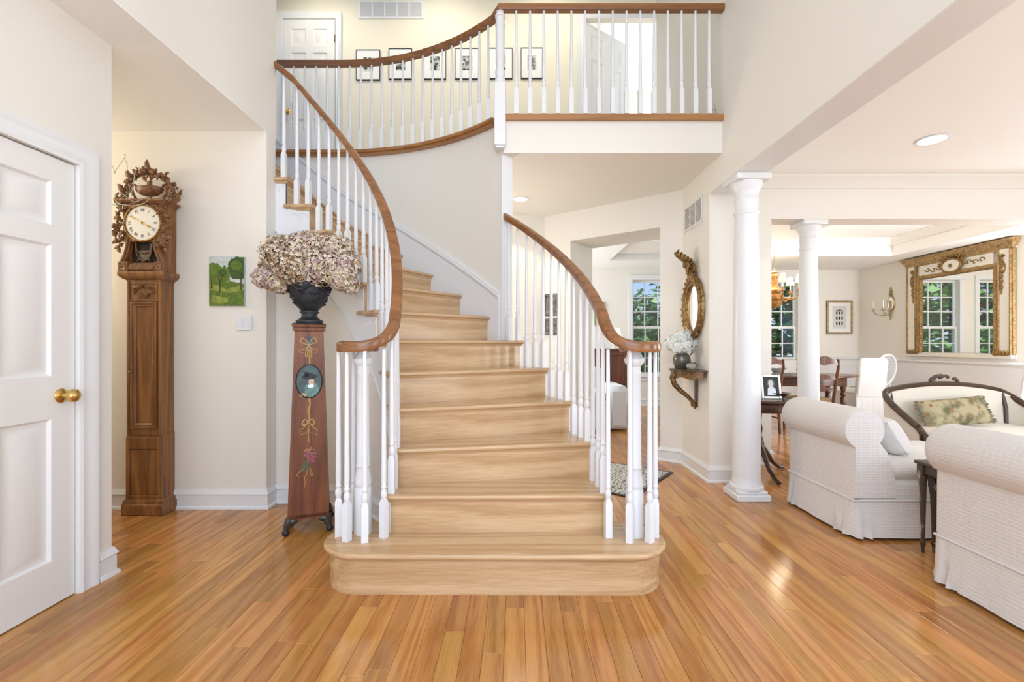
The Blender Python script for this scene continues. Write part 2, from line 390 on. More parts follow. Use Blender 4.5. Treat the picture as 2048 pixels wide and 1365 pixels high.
# ---- rear rooms
def ceil_tray(name, x0, y0, x1, y1, tx0, ty0, tx1, ty1, zlow, zhi, extra=()):
    root = MB()
    for q in extra: root.box(q[0], q[1], zlow, q[2], q[3], zlow+.05)
    root.box(x0, y0, zlow, x1, ty0, zlow+.05).box(x0, ty1, zlow, x1, y1, zlow+.05).box(x0, ty0, zlow, tx0, ty1, zlow+.05).box(tx1, ty0, zlow, x1, ty1, zlow+.05)
    root.box(tx0-.05, ty0-.05, zlow+.05, tx0, ty1+.05, zhi).box(tx1, ty0-.05, zlow+.05, tx1+.05, ty1+.05, zhi).box(tx0-.05, ty0-.05, zlow+.05, tx1+.05, ty0, zhi).box(tx0-.05, ty1, zlow+.05, tx1+.05, ty1+.05, zhi)
    root.box(tx0-.05, ty0-.05, zhi, tx1+.05, ty1+.05, zhi+.05)
    o = struct(root.build(name, MT['ceiling']))
    z = zhi
    prof = [(0, 0), (0, -.11), (-.02, -.11), (-.03, -.085), (-.075, -.035), (-.09, -.02), (-.09, 0)]
    MB().sweep([(tx0, ty0, z), (tx0, ty1, z), (tx1, ty1, z), (tx1, ty0, z)], [(-u, v) for u, v in prof], loop=True).build('crown_moulding', MT['ceiling'], o)
    return o
ceil_tray('ceiling_dining', 3.1, 4.915, 6.75, 9.25, 3.85, 5.5, 6.18, 7.71, 2.65, 2.93)
ceil_tray('ceiling_family', .3, 6.05, 3.1, 9.25, 1.62, 6.6, 2.9, 8.15, 2.65, 2.93, ((1.3, 5.3, 3.1, 6.05), (1.95, 4.9, 3.1, 5.3)))
WINS = [('window_1', 2.28), ('window_2', 3.54), ('window_3', 4.72)]
WZ0, WZ1, WW = .60, 2.46, .79
xs = [-1.4]+[v for _, x in WINS for v in (x, x+WW)]+[6.85]
w = MB()
for i in range(0, len(xs), 2): w.box(xs[i], YB, 0, xs[i+1], YB+.16, 3.0)
for _, x in WINS: w.box(x, YB, 0, x+WW, YB+.16, WZ0).box(x, YB, WZ1, x+WW, YB+.16, 3.0)
struct(w.build('wall_rear', MT['wall']))
struct(MB().box(6.72, -1.6, 0, 6.85, 9.3, 3.0).build('wall_right_outer', MT['wall']))
struct(MB().prism([(2.50, 4.915), (2.60, 4.915), (3.36, YB), (3.26, YB)], 0, 3.0).build('wall_dining_left', MT['wall']))
w = MB(); w.box(1.90, 4.68, 0, 2.544, 4.915, 3.0).box(2.544, 4.68, 2.445, 6.72, 4.915, 3.0); struct(w.build('wall_divider', MT['wall']))
struct(MB().box(1.90, -1.6, HL, 6.8, 4.68, HL+.1).build('ceiling_living', MT['ceiling']))
prof = [(0, 0), (0, -.115), (.018, -.115), (.03, -.09), (.085, -.03), (.1, -.015), (.1, 0)]
struct(MB().sweep([(1.9, 4.68, HL), (6.72, 4.68, HL)], prof).build('trim_1', MT['wall'], None))
# wainscot and chair rail in the dining room
w = MB().box(3.36, YB-.014, 0, 6.72, YB, .90).box(6.706, 4.92, 0, 6.72, YB, .90); struct(w.build('trim_2', MT['trim']))
pr = [(0, -.035), (.02, -.03), (.03, -.01), (.045, 0), (.045, .018), (.03, .03), (0, .035)]
struct(MB().sweep([(3.36, YB, .915), (6.72, YB, .915), (6.72, 4.92, .915)], pr).build('trim_3', MT['trim']))
# ---- baseboards: profile bulges to the right of the walking direction
BB = [(0, 0), (.026, 0), (.026, .012), (.02, .022), (.015, .024), (.015, .10), (.022, .108), (.014, .125), (.008, .14), (0, .14)]
def base(i, path): struct(MB().sweep([(x, y, 0) for x, y in path], BB).build('baseboard_%s' % i, MT['trim']))
base('left_near', [(DX, 2.347), (DX, 2.437), (DX-.12, 2.437)])
base('alcove', [(-4.2, 3.414), (-1.812, 3.414), (-1.812, 3.54), (CX, CY+1.106)]+[(x, y) for x, y, a in stair_line(.036, 90, 6, 24)][1:])
dgp = lambda u, v: (lambda p: (p.x, p.y))(DG @ Vector((u, v, 0)))
base('mirror_pier', [dgp(u0, -TH), dgp(u0, 0), (1.672, 4.712), (1.672, 4.067), (1.90, 4.067), (1.90, 4.68), (2.544, 4.68), (2.544, 4.915)])
base('hall_back', [(pB.x, pB.y), (pA.x, pA.y), dgp(u1, 0), dgp(u1, -TH)])
base('rear', [(-1.3, YB), (3.25, YB)])
base('dining', [(3.36, YB-.014), (6.706, YB-.014), (6.706, 4.92)])
base('upper_back', [(-2.16, 5.6), (.70, 5.6)])
for o in [o for o in COL.objects if o.name == 'baseboard_upper_back']: o.location.z = HF
# white end trim of the stair well wall
e0 = Vector((CX+RO*math.cos(R(42)), CY+RO*math.sin(R(42)), 0)); e1 = Vector((CX+(RO+.105)*math.cos(R(42)), CY+(RO+.105)*math.sin(R(42)), 0))
tg = Vector((math.sin(R(42)), -math.cos(R(42)), 0))*.012
struct(MB().prism([tuple((e0-(e1-e0)*.06).xy), tuple((e1+(e1-e0)*.03).xy), tuple((e1+(e1-e0)*.03+tg).xy), tuple((e0-(e1-e0)*.06+tg).xy)], 0, HC).build('trim_4', MT['trim']))
# ---- windows
def window(name, x):
    root = sroot(name, (x, YB, WZ0)); h = WZ1-WZ0; w_ = WW
    fr = MB(); c = .085
    fr.box(-c, -.022, -.02, 0, 0, h+.0, .004).box(w_, -.022, -.02, w_+c, 0, h, .004).box(-c, -.022, h, w_+c, 0, h+.1, .004).box(-c-.03, -.05, -.045, w_+c+.03, .0, -.015, .006).box(-c, -.018, -.12, w_+c, 0, -.045, .004)
    fr.build('casing', MT['trim'], root)
    sa = MB(); s_ = .035
    for k, yy in ((0, .05), (1, .085)):
        z0, z1 = (0, h/2+.02) if k == 0 else (h/2-.02, h)
        sa.box(0, yy, z0, s_, yy+.03, z1).box(w_-s_, yy, z0, w_, yy+.03, z1).box(s_, yy, z0, w_-s_, yy+.03, z0+.045).box(s_, yy, z1-.045, w_-s_, yy+.03, z1)
    sa.build('sash', MT['trim'], root)
    n = 3
    for k, yy in ((0, .05), (1, .085)):
        z0, z1 = (.045, h/2-.025) if k == 0 else (h/2+.025, h-.045)
        for i in (1, 2):
            MB().box(w_*i/3-.009, yy+.004, z0, w_*i/3+.009, yy+.026, z1).build('muntin', MT['trim'], root)
            MB().box(s_, yy+.005, z0+(z1-z0)*i/3-.009, w_-s_, yy+.025, z0+(z1-z0)*i/3+.009).build('muntin', MT['trim'], root)
        for i in range(3):
            for j in range(3):
                MB().box(max(s_, w_*i/3+.009), yy+.013, z0+(z1-z0)*j/3, min(w_-s_, w_*(i+1)/3-.009), yy+.017, z0+(z1-z0)*(j+1)/3).build('pane', MT['glass'], root)
    return root
for n_, x_ in WINS: window(n_, x_)
# ---- columns and their plinths (part of the room)
def column(name, x, y, top, r, label):
    root = thing(name, label, 'column', (x, y, 0), group='white columns carrying the beams')
    p = r*1.165
    MB().box(-p, -p, 0, p, p, .05, .006).box(-p+.016, -p+.016, .05, p-.016, p-.016, .075, .006).build('plinth', MT['trim'], root)
    MB().lathe([(r*1.10, .075), (r*1.14, .088), (r*1.10, .102), (r*1.0, .108), (r*.99, .12), (r*.94, .14), (r*.93, .16)], n=40).build('base_ring', MT['trim'], root)
    pr_ = [(r*.925*(1-.17*(max(0, t-.3)/.7)**1.6), .16+(top-.16-.30)*t) for t in [i/14 for i in range(15)]]
    MB().lathe(pr_, n=48).build('shaft', MT['trim'], root)
    rt = pr_[-1][0]; z0 = top-.30
    MB().lathe([(rt, z0), (rt*1.08, z0+.008), (rt*1.1, z0+.018), (rt*1.06, z0+.03), (rt, z0+.034), (rt, z0+.10), (rt*1.06, z0+.11), (rt*1.06, z0+.125), (rt*1.02, z0+.13), (rt*1.02, z0+.17), (rt*1.2, z0+.20), (rt*1.38, z0+.235), (rt*1.4, z0+.25)], n=48).build('capital', MT['trim'], root)
    a = r*1.20
    MB().box(-a, -a, top-.05, a, a, top, .008).build('abacus', MT['trim'], root)
    return root
column('column', 1.80, 3.672, HB-.004, .110, 'white round column nearer the stairs carrying the foyer beam')
column('column', 2.987, 4.80, 2.445, .104, 'white round column farther back standing between living and dining rooms')
# ---- outside: lawn and trees
struct(MB().box(-40, 9.4, -.6, 50, 70, -.5).build('ground_lawn', mat('lawn', (.12, .22, .05), .9, var=.4, scale=(3, 3, 3))))
mat('leaf_a', (.075, .21, .06), .55, col2=(.17, .36, .10), scale=(1.2, 1.2, 1.2)); mat('bark', (.09, .07, .05), .9)
def tree(x, y, h, r, label, seed, n=2600, ls=.17):
    rnd = random.Random(seed); root = thing('tree', label, 'tree', (x, y, -.5), group='trees behind the house')
    MB().tube([(0, 0, 0), (.1, 0, h*.3), (0, .1, h*.6), (.1, .1, h*.85)], [.22, .17, .12, .04], 7).build('trunk', MT['bark'], root)
    br = MB()
    for k in range(7):
        a = rnd.random()*6.28; z = h*(.3+.08*k); l = r*.7
        br.tube([(0, 0, z), (l*.5*math.cos(a), l*.5*math.sin(a), z+.3), (l*math.cos(a), l*math.sin(a), z+.8)], [.07, .05, .02], 5)
    br.build('branches', MT['bark'], root)
    mb = MB(); bl = [(rnd.gauss(0, r*.42), rnd.gauss(0, r*.42), h*(.12+.8*rnd.random()), r*(.28+.25*rnd.random())) for _ in range(26)]
    for _ in range(n):
        b = rnd.choice(bl); d = Vector((rnd.gauss(0, 1), rnd.gauss(0, 1), rnd.gauss(0, 1))).normalized()*b[3]*(.55+.45*rnd.random())
        p = Vector(b[:3])+d; p.z = max(p.z, .1)
        M = Matrix.Translation(p) @ Matrix.Rotation(rnd.random()*6.28, 4, 'Z') @ Matrix.Rotation(rnd.gauss(0, .7), 4, 'X') @ Matrix.Scale(ls*(.6+.8*rnd.random()), 4)
        mb.add([(-.5, 0, 0), (0, -.32, .1), (.5, 0, -.05), (0, .32, .1)], [(0, 1, 2, 3)], M)
    f = mb.build('foliage', MT['leaf_a'], root, ang=180); f['kind'] = 'stuff'
tree(5.2, 18.5, 3.3, 2.4, 'low leafy green tree outside the rear window beyond the passage', 1, 5000, .26)
tree(10.6, 17.0, 8.2, 3.0, 'tall leafy green tree outside the dining room window by the chandelier', 2, 9000, .30)
tree(-1.2, 15.5, 7.4, 3.0, 'tall leafy green tree reflected in the gilt mirror', 3, 9000, .30)
tree(16.8, 22.5, 9.5, 3.6, 'broad leafy green tree farthest right behind the dining room', 4, 7000, .36)
tree(-8.6, 17.5, 7.4, 3.0, 'leafy green tree farthest left behind the house', 5, 7000, .32)
# ================================================================== STAIRCASE (local origin: centre of the curve)
ST = thing('staircase', 'curved oak staircase with white balusters and brown handrails rising to the left', 'staircase', (CX, CY, 0))
NTH = .028; OV = .030
def tread_mesh(r0, r1, dth, extra=.06):
    # outline of the flat top; front edge y=0
    a = R(dth); b0 = (r0*math.cos(a)-extra*math.sin(a), r0*math.sin(a)+extra*math.cos(a)); b1 = (r1*math.cos(a)-extra*math.sin(a), r1*math.sin(a)+extra*math.cos(a))
    return [(r0, 0), (r1, 0), b1, b0]
def nosed(poly, th, inset=.014):
    q = offset(poly, -inset); rings = []
    for i in range(7):
        t = PI*i/6; rings.append([(x, y, -th/2+th/2*math.cos(t)) for x, y in offset(q, inset*math.sin(t)**.8 if 0 < i < 6 else 0)])
    return MB().loft(rings)
def stair_part(mb, name, m, k=None, th=0, parent=ST):
    o = mb.build(name, MT[m], parent); o.rotation_euler = (0, 0, R(th))
    if k is not None: o.location = (0, 0, k*RISE)
    return o
NT = 15
def frame(k):                  # rotation and shift of the nosing line of tread k
    th = (k-2)*STEP
    if th <= 90: return th, 0.0
    return 90.0, (k-11.89)*.25
def riser_poly(k):
    return None
# tread 1 with rounded ends
LC = (-.76-CX, 2.42-CY); RC = (.545-CX, 2.41-CY); R1 = .215
def bull(rr):
    return arc(RC[0], RC[1], rr, -90, 90, 18)+arc(LC[0], LC[1], rr, 90, 270, 18)
t1 = stair_part(nosed(bull(R1), NTH), 'tread', 'stair_oak', 1)
MB().loft([[(x, y, -NTH) for x, y in bull(R1-.016)], [(x, y, -NTH-.016) for x, y in bull(R1-.03)], [(x, y, -NTH-.016) for x, y in bull(R1-.045)], [(x, y, -NTH) for x, y in bull(R1-.045)]], caps=False).build('cove_moulding', MT['stair_oak'], t1)
rs = MB().loft([[(x, y, 0) for x, y in bull(R1-.032)], [(x, y, RISE-NTH) for x, y in bull(R1-.032)]])
stair_part(rs, 'riser', 'stair_oak')
for k in range(2, NT+1):
    th, sh = frame(k); wall = k >= 7
    if th < 90:
        d = STEP; r0, r1 = EI(th+4.5), (RO-.012 if wall else RO+.08)
        if k == 11: d = 8.1
        mb = nosed(tread_mesh(r0, r1, d), NTH)
        o = stair_part(mb, 'tread', 'stair_oak', k, th)
    else:
        mb = nosed([(EI(90), sh), (RO-.012, sh), (RO-.012, sh+.30), (EI(90), sh+.30)], NTH)
        o = stair_part(mb, 'tread', 'stair_oak', k, th); r0, r1 = EI(90), RO-.012
    c = MB()
    y0 = sh+.014
    c.loft([[(x, y0+.001, -NTH), (x, y0+.013, -NTH-.016), (x, y0+.03, -NTH-.016), (x, y0+.03, -NTH)] for x in (r0+.018, r1-(.002 if wall else .018))])
    if not wall or True:
        c.loft([[(r0+.012, y, -NTH), (r0+.024, y, -NTH-.016), (r0+.034, y, -NTH-.016), (r0+.034, y, -NTH)] for y in (y0+.001, y0+.15)])
    c.build('cove_moulding', MT['stair_oak'], o)
    rz = MB().box(r0+.037, sh+OV, -RISE-.01, (RO-.012 if wall else RO+.05), sh+OV+.02, -NTH+.002)
    stair_part(rz, 'riser', 'stair_oak', k, th)
# inner string: stepped white band
def band(rf, rt, a0, a1, kofs, lower, n=6, name='string', xend=None):
    mb = MB(); segs = []
    for k in range(a0, a1):
        th, sh = frame(k); th2, sh2 = frame(k+1)
        top = k*RISE-NTH
        if th < 90 and th2 <= 90:
            r = rf(th); off = math.degrees((OV+.001)/r)
            for i in range(n):
                p0 = th+off+(th2-th)*i/n; p1 = th+off+(th2-th)*(i+1)/n
                segs.append((p0, p1, top))
    rings = []
    for p0, p1, top in segs:
        def pt(rr, p): return (rr*math.cos(R(p)), rr*math.sin(R(p)))
        a, b, c, d = pt(rf(p0), p0), pt(rf(p1), p1), pt(rf(p1)+rt, p1), pt(rf(p0)+rt, p0)
        l0 = max(0, pitch(p0)-lower); l1 = max(0, pitch(p1)-lower)
        mb.add([(*a, l0), (*b, l1), (*c, l1), (*d, l0), (*a, top), (*b, top), (*c, top), (*d, top)], [(0, 1, 5, 4), (2, 3, 7, 6), (4, 5, 6, 7), (0, 3, 2, 1), (0, 4, 7, 3), (1, 2, 6, 5)])
    return mb
RI = EI(90)+.03
mb = band(lambda p: EI(p)+.03, .03, 2, 11, 0, .53)
xl = -1.83-CX
for k in (11, 12):
    th, sh = frame(k); top = k*RISE-NTH
    x0 = (-sh-OV) if k == 12 else RI*math.cos(R(frame(11)[0]))-OV
    x1 = xl if k == 12 else -frame(12)[1]-OV
    def py_(x): return math.sqrt(RI**2-x*x) if x > 0 else RI
    N_ = 6
    for i in range(N_):
        xa = x0+(x1-x0)*i/N_; xb = x0+(x1-x0)*(i+1)/N_
        ta = 90-math.degrees(math.asin(max(-1, min(1, xa/RI)))) if xa > 0 else 90-xa/.168*STEP
        tb = 90-math.degrees(math.asin(max(-1, min(1, xb/RI)))) if xb > 0 else 90-xb/.168*STEP
        l0, l1 = pitch(ta)-.53, pitch(tb)-.53
        mb.add([(xa, py_(xa), l0), (xb, py_(xb), l1), (xb, py_(xb)+.03, l1), (xa, py_(xa)+.03, l0), (xa, py_(xa), top), (xb, py_(xb), top), (xb, py_(xb)+.03, top), (xa, py_(xa)+.03, top)],
               [(0, 1, 5, 4), (2, 3, 7, 6), (4, 5, 6, 7), (0, 3, 2, 1), (0, 4, 7, 3), (1, 2, 6, 5)])
mb.build('inner_string', MT['white'], ST)
# bead along the lower edge of the inner string
pth = [(x-CX, y-CY, pitch(a)-.53) for x, y, a in stair_line(.027, 27, 90, 24, -1.825)]
MB().tube(pth, .0075, 6).build('string_bead', MT['trim'], ST)
# outer string on the open side
band(lambda p: RO+.05, .02, 2, 7, 0, .30).build('outer_string', MT['white'], ST)
mb = MB()
rg = []
for i in range(13):
    p = 3+(43-3)*i/12; h = max(.02, pitch(p)-.28)
    rg.append([((RO+.05)*math.cos(R(p)), (RO+.05)*math.sin(R(p)), 0), ((RO+.07)*math.cos(R(p)), (RO+.07)*math.sin(R(p)), 0), ((RO+.07)*math.cos(R(p)), (RO+.07)*math.sin(R(p)), h), ((RO+.05)*math.cos(R(p)), (RO+.05)*math.sin(R(p)), h)])
mb.loft(rg).build('string_panel', MT['wall'], ST)
# skirt board along the well wall with its cap
rg = []; cap = []
sk = [(p, RO*math.cos(R(p)), RO*math.sin(R(p)), (RO-.014)*math.cos(R(p)), (RO-.014)*math.sin(R(p)), pitch(p)) for p in [42.6+(90-42.6)*i/30 for i in range(31)]]
for x in (.25, .5, .75, 1.0): sk.append((90, -x, RO, -x, RO-.014, pitch(90)+x/.25*RISE))
for p, x0, y0, x1, y1, h in sk:
    rg.append([(x0, y0, h-.35), (x1, y1, h-.35), (x1, y1, h+.24), (x0, y0, h+.24)]); cap.append((x1, y1, h+.24))
MB().loft(rg).build('skirt_board', MT['white'], ST)
MB().sweep(cap[::-1], [(0-.014, -.03), (.012, -.03), (.016, -.012), (.010, 0), (.012, .012), (-.002, .02), (-.014, .02)]).build('skirt_cap', MT['trim'], ST)
# scroll brackets under the visible tread ends
for k in (7, 8, 9, 10, 11, 12):
    th, sh = frame(k); b = MB()
    for (u0_, z0_, rr, s0, s1) in ((.045, -.085, .032, 200, -20), (.115, -.085, .03, 200, -10), (.075, -.095, .012, 180, 360)):
        pts = []
        for i in range(11):
            a = R(s0+(s1-s0)*i/10); u_ = u0_+rr*math.cos(a); zz = z0_+rr*.7*math.sin(a)
            if th < 90:
                p_ = th+math.degrees((OV+u_)/RI); q_ = EI(p_)+.028; pts.append((q_*math.cos(R(p_)), q_*math.sin(R(p_)), k*RISE+zz))
            else: pts.append((-sh-OV-u_*.6, RI-.002, k*RISE+zz))
        b.tube(pts, .003, 5)
    b.build('scroll_bracket', MT['white'], ST)
# ---- balusters
def baluster(h, sq=.034, base=.175, n=12):
    s_ = sq/2; mb = MB(); c = .010
    mb.loft([[(x*s_, y*s_, 0) for x, y in ((-1, -1), (1, -1), (1, 1), (-1, 1))], [(x*s_, y*s_, base) for x, y in ((-1, -1), (1, -1), (1, 1), (-1, 1))], [(x*s_*.62, y*s_*.62, base+.022) for x, y in ((-1, -1), (1, -1), (1, 1), (-1, 1))]])
    z = base+.018
    pr_ = [(.0095, z), (.0125, z+.006), (.0165, z+.024), (.0165, z+.036), (.0115, z+.052), (.0115, z+.058), (.0150, z+.063), (.0150, z+.069), (.0118, z+.074), (.0138, z+.10), (.0135, z+.16), (.0090, h)]
    return mb.lathe(pr_, n=n)
RAILL, RAILR = .765, .90        # rail centre above the pitch line, inner and outer
VH = 1.178
def rin(p): return EI(p)+.040
ROUT = RO+.04
def put_bal(x, y, z0, zt, rot, parent=ST):
    o = baluster(zt-z0).build('baluster', MT['white'], parent); o.location = (x, y, z0); o.rotation_euler = (0, 0, rot); return o
for k in range(2, 13):
    th, sh = frame(k)
    for f in (.24, .74):
        if th < 90:
            p = th+STEP*f; x, y = rin(p)*math.cos(R(p)), rin(p)*math.sin(R(p))
        else:
            p = 90+(sh+.25*f*.66)/.25*STEP; x, y = -sh-.045-.09*(f > .5), rin(90)
            if x < -1.80-CX: continue
        put_bal(x, y, k*RISE, pitch(p)+RAILL-.012, R(min(p, 90)))
for k in range(2, 7):
    th, sh = frame(k)
    for f in (.14, .47, .80):
        p = th+STEP*f
        if p > 41.5: continue
        put_bal(ROUT*math.cos(R(p)), ROUT*math.sin(R(p)), k*RISE, pitch(p)+RAILR-.012, R(p))
# volutes and newels on tread 1
NL = Vector((-.803-CX, 2.468-CY, 0)); NR = Vector((.612-CX, 2.43-CY, 0))
def newel(c):
    mb = MB(); z = RISE; h = VH-RISE
    mb.lathe([(.045, 0), (.045, .235), (.041, .242), (.041, .248), (.045, .256), (.045, .27), (.034, .335), (.034, .345), (.037, .35), (.037, .358), (.034, .362), (.031, h-.145), (.0335, h-.14), (.0335, h-.128), (.030, h-.124), (.032, h-.10), (.046, h-.085), (.05, h-.075), (.05, h-.06), (.044, h-.055), (.028, h-.02), (.026, h)], n=24)
    o = mb.build('newel_post', MT['white'], ST); o.location = (c.x, c.y, z)
newel(NL); newel(NR)
for c, lst in ((NL, [(-.916, 2.425), (-.85, 2.362), (-.757, 2.35), (-.676, 2.405), (-.868, 2.51)]), (NR, [(.472, 2.41), (.568, 2.345), (.668, 2.348), (.715, 2.415), (.655, 2.505)])):
    for x, y in lst:
        rot = math.atan2(y-CY-c.y, x-CX-c.x)
        put_bal(x-CX, y-CY, RISE, VH-.012, rot)
PROF = [(-.031, -.012), (-.026, -.024), (.026, -.024), (.031, -.012), (.029, .0), (.031, .010), (.027, .022), (.015, .029), (0, .031), (-.015, .029), (-.027, .022), (-.031, .010), (-.029, 0)]
def handrail(name, rf, c, sgn, a0, a1, ofs, xend=None):
    pts = []
    if xend is not None: pts += [(x_, rf(90), pitch(90)+ofs+(-x_)/.25*RISE) for x_ in (xend, xend*.66, xend*.33)]
    n = 60
    for i in range(n+1):
        p = a0+(a1-a0)*i/n; pts.append((rf(p)*math.cos(R(p)), rf(p)*math.sin(R(p)), pitch(p)+ofs))
    # easing down and curling round the newel
    q = .112; A = Vector(pts[-1]); B = Vector((c.x, c.y-q, VH)); ta = Vector((math.sin(R(a1)), -math.cos(R(a1)), 0)); tb = Vector((-sgn, 0, 0)); k = (B-A).length*1.15
    m_ = 18
    for i in range(1, m_+1):
        t = i/m_; h00 = 2*t**3-3*t**2+1; h10 = t**3-2*t**2+t; h01 = -2*t**3+3*t**2; h11 = t**3-t**2
        v = A*h00+ta*k*h10+B*h01+tb*k*h11; v.z = VH+(A.z-VH)*(1-t)**1.8; pts.append(tuple(v))
    for i in range(1, 31):
        t = i/30; a = t*1.35*PI; r_ = q-(q-.05)*t**1.5
        pts.append((c.x-sgn*r_*math.sin(a), c.y-r_*math.cos(a), VH))
    mb = MB().sweep(pts, PROF)
    mb.lathe([(.05, -.022), (.064, -.01), (.066, .005), (.055, .026), (.03, .031), (0, .031)], c=(c.x, c.y, VH), n=20)
    mb.build(name, MT['rail_oak'], ST)
handrail('handrail', rin, NL, 1, 90, 6, RAILL, -1.83-CX)
handrail('handrail', lambda p: ROUT, NR, -1, 43.5, 1, RAILR)
# ---- balcony railing
BR = thing('balcony_railing', 'upper balcony railing with white balusters and brown handrail above the hall', 'railing', (-.10, 3.80, HF))
YN = 3.79
well = [(1.68, YN), (-.10, YN)]
cw = arc(CX, CY, RO-.02, 43.5, 90, 40)+[(-4.1, CY+RO-.02)]
npf = [(-.03, -.028), (.034, -.028), (.030, -.012), (.046, -.008), (.05, .008), (.042, .022), (-.03, .022)]
npf2 = [(-u, v) for u, v in npf]
MB().sweep([(1.675, YN+.02, HF+.0), (-.10, YN+.02, HF)], [(-u, v) for u, v in npf2]).build('landing_nosing', MT['nose_oak'], BR, world=True)
MB().sweep([(x, y, HF) for x, y in cw], npf2[::-1] if False else [(-u, v) for u, v in npf]).build('landing_nosing', MT['nose_oak'], BR, world=True)
RT = HF+.905
rpf = [(u*1.0, v) for u, v in PROF]
MB().sweep([(1.675, YN, RT-.03), (-.125, YN, RT-.03)]+[(x, y, RT-.03) for x, y in arc(CX, CY, RO, 44.5, 90, 36)]+[(-4.0, CY+RO, RT-.03)], rpf).build('handrail', MT['rail_oak'], BR, world=True)
def bal2(x, y):
    o = baluster(RT-.05-HF-.022, base=.19).build('baluster', MT['white'], BR, world=True); o.location = (x, y, HF+.022)
for i in range(15): bal2(X(1032.6+27.55*i, YN), YN)
L0 = R(46.5); st_ = .1085/RO; a = L0
for i in range(22):
    if a < PI/2: bal2(CX+RO*math.cos(a), CY+RO*math.sin(a))
    else: bal2(CX-(a-PI/2)*RO, CY+RO)
    a += st_
mb = MB(); c = .046; nx, ny = -.128, 3.80
mb.box(nx-c, ny-c, 2.79, nx+c, ny+c, 3.30, .004)
mb.box(nx-c+.008, ny-c+.008, 2.772, nx+c-.008, ny+c-.008, 2.79, .003)
mb.lathe([(.036, 3.30), (.044, 3.315), (.044, 3.33), (.034, 3.345), (.040, 3.38), (.040, 3.40), (.033, 3.42), (.032, 3.44), (.037, 3.5), (.036, 3.76), (.040, 3.765), (.040, 3.78), (.036, 3.785), (.036, 3.83), (.042, 3.835), (.042, 3.85), (.034, 3.86), (.03, RT-.05)], c=(nx, ny, 0), n=20)
mb.build('newel_post', MT['white'], BR, world=True)
# ================================================================== DOORS
def knob(parent, x, z, y=0, s=1.0, name='knob'):
    M = T(x, y, z, rx=PI/2)
    mb = MB().lathe([(.001, 0), (.033*s, 0), (.034*s, .004), (.026*s, .010), (.012*s, .014), (.011*s, .03), (.016*s, .036), (.027*s, .044), (.031*s, .056), (.029*s, .068), (.018*s, .078), (.001, .081)], n=24, M=M)
    return mb.build(name, MT['brass'], parent)
mat('door_paint', (.80, .79, .775), .35)
def six_panel(root, w, h, y0=0, both=False):
    st, ml, t = .113*w/.76, .10*w/.76, .036
    cw = (w-2*st-ml)/2; rows = [(.206*h/2.035, .85*h/2.035), (1.043*h/2.035, 1.638*h/2.035), (1.726*h/2.035, 1.925*h/2.035)]
    mb = MB(); xs_ = [0, st, st+cw, st+cw+ml, w-st, w]
    mb.box(0, y0, .006, st, y0+t, h).box(w-st, y0, .006, w, y0+t, h).box(st+cw, y0, .006, st+cw+ml, y0+t, h)
    zz = [.006]+[v for r_ in rows for v in r_]+[h]
    for i in range(0, len(zz), 2):
        for a, b in ((st, st+cw), (st+cw+ml, w-st)): mb.box(a, y0, zz[i], b, y0+t, zz[i+1])
    mb.build('leaf', MT['door_paint'], root)
    for a, b in ((st, st+cw), (st+cw+ml, w-st)):
        for z0, z1 in rows:
            def ring(i, y): return [(a+i, y, z0+i), (b-i, y, z0+i), (b-i, y, z1-i), (a+i, y, z1-i)]
            p = MB().loft([ring(0, y0+.03), ring(0, y0+.0), ring(.010, y0+.012), ring(.020, y0+.014), ring(.052, y0+.004)])
            p.build('panel', MT['door_paint'], root)
def casing(root, w, h, c=.09, y=0):
    pf = [(0, 0), (0, -.012), (.012, -.018), (.03, -.014), (.06, -.018), (.075, -.024), (c, -.024), (c, 0)]
    def ring(x, z, dx, dz): return [(x+dx*u, y+v, z+dz*u) for u, v in pf]
    g = .006
    MB().loft([ring(-g, 0, -1, 0), ring(-g, h+g, -1, 1), ring(w+g, h+g, 1, 1), ring(w+g, 0, 1, 0)]).build('casing', MT['trim'], root)
def hinge(root, x, z, y=0): MB().lathe([(.007, -.045), (.008, -.04), (.008, .04), (.007, .045)], c=(x, y-.006, z), n=8).build('hinge', MT['dark_brass'], root)
d1 = sroot('door_1', (DX, 1.48, 0), PI/2); six_panel(d1, .762, 2.043, .008); casing(d1, .762, 2.045); knob(d1, .762-.068, .955, .008)
d2 = sroot('door_2', (-2.764, 5.585, HF)); six_panel(d2, .61, 2.03, 0); casing(d2, .61, 2.035, .075, .012); knob(d2, .055, .93); hinge(d2, .612, 1.80); hinge(d2, .612, .2)
d3 = sroot('door_3', (.82, 5.62, HF), R(36)); six_panel(d3, .76, 2.03, 0); knob(d3, .70, .93); hinge(d3, 0, 1.80)
MB().box(0, 0, 0, .01, .01, .01)
cs = sroot('trim_5', (.82, 5.598, HF)); casing(cs, .96, 2.04, .085, 0)
# ================================================================== LONGCASE CLOCK
CK = thing('longcase_clock', 'tall carved oak longcase clock with white dial against the alcove wall', 'clock', (-2.60, 3.264, 0))
def cpart(mb, name, m='clock_oak', parent=CK, ang=38): return mb.build(name, MT[m], parent, ang=ang)
cpart(MB().box(-.148, 0, 0, .148, .145, .078, .006), 'plinth')
cpart(MB().loft([[(-.14, .008, .078), (.14, .008, .078), (.14, .145, .078), (-.14, .145, .078)], [(-.14, .008, .095), (.14, .008, .095), (.14, .145, .095), (-.14, .145, .095)], [(-.126, .02, .115), (.126, .02, .115), (.126, .145, .115), (-.126, .145, .115)]]), 'plinth_moulding')
mb = MB().box(-.124, .026, .115, .124, .145, .56).box(-.124, .014, .115, -.098, .026, .545, .003).box(.098, .014, .115, .124, .026, .545, .003).box(-.098, .014, .46, .098, .026, .545, .003).box(-.098, .014, .115, .098, .026, .14, .003)
cpart(mb, 'lower_case')
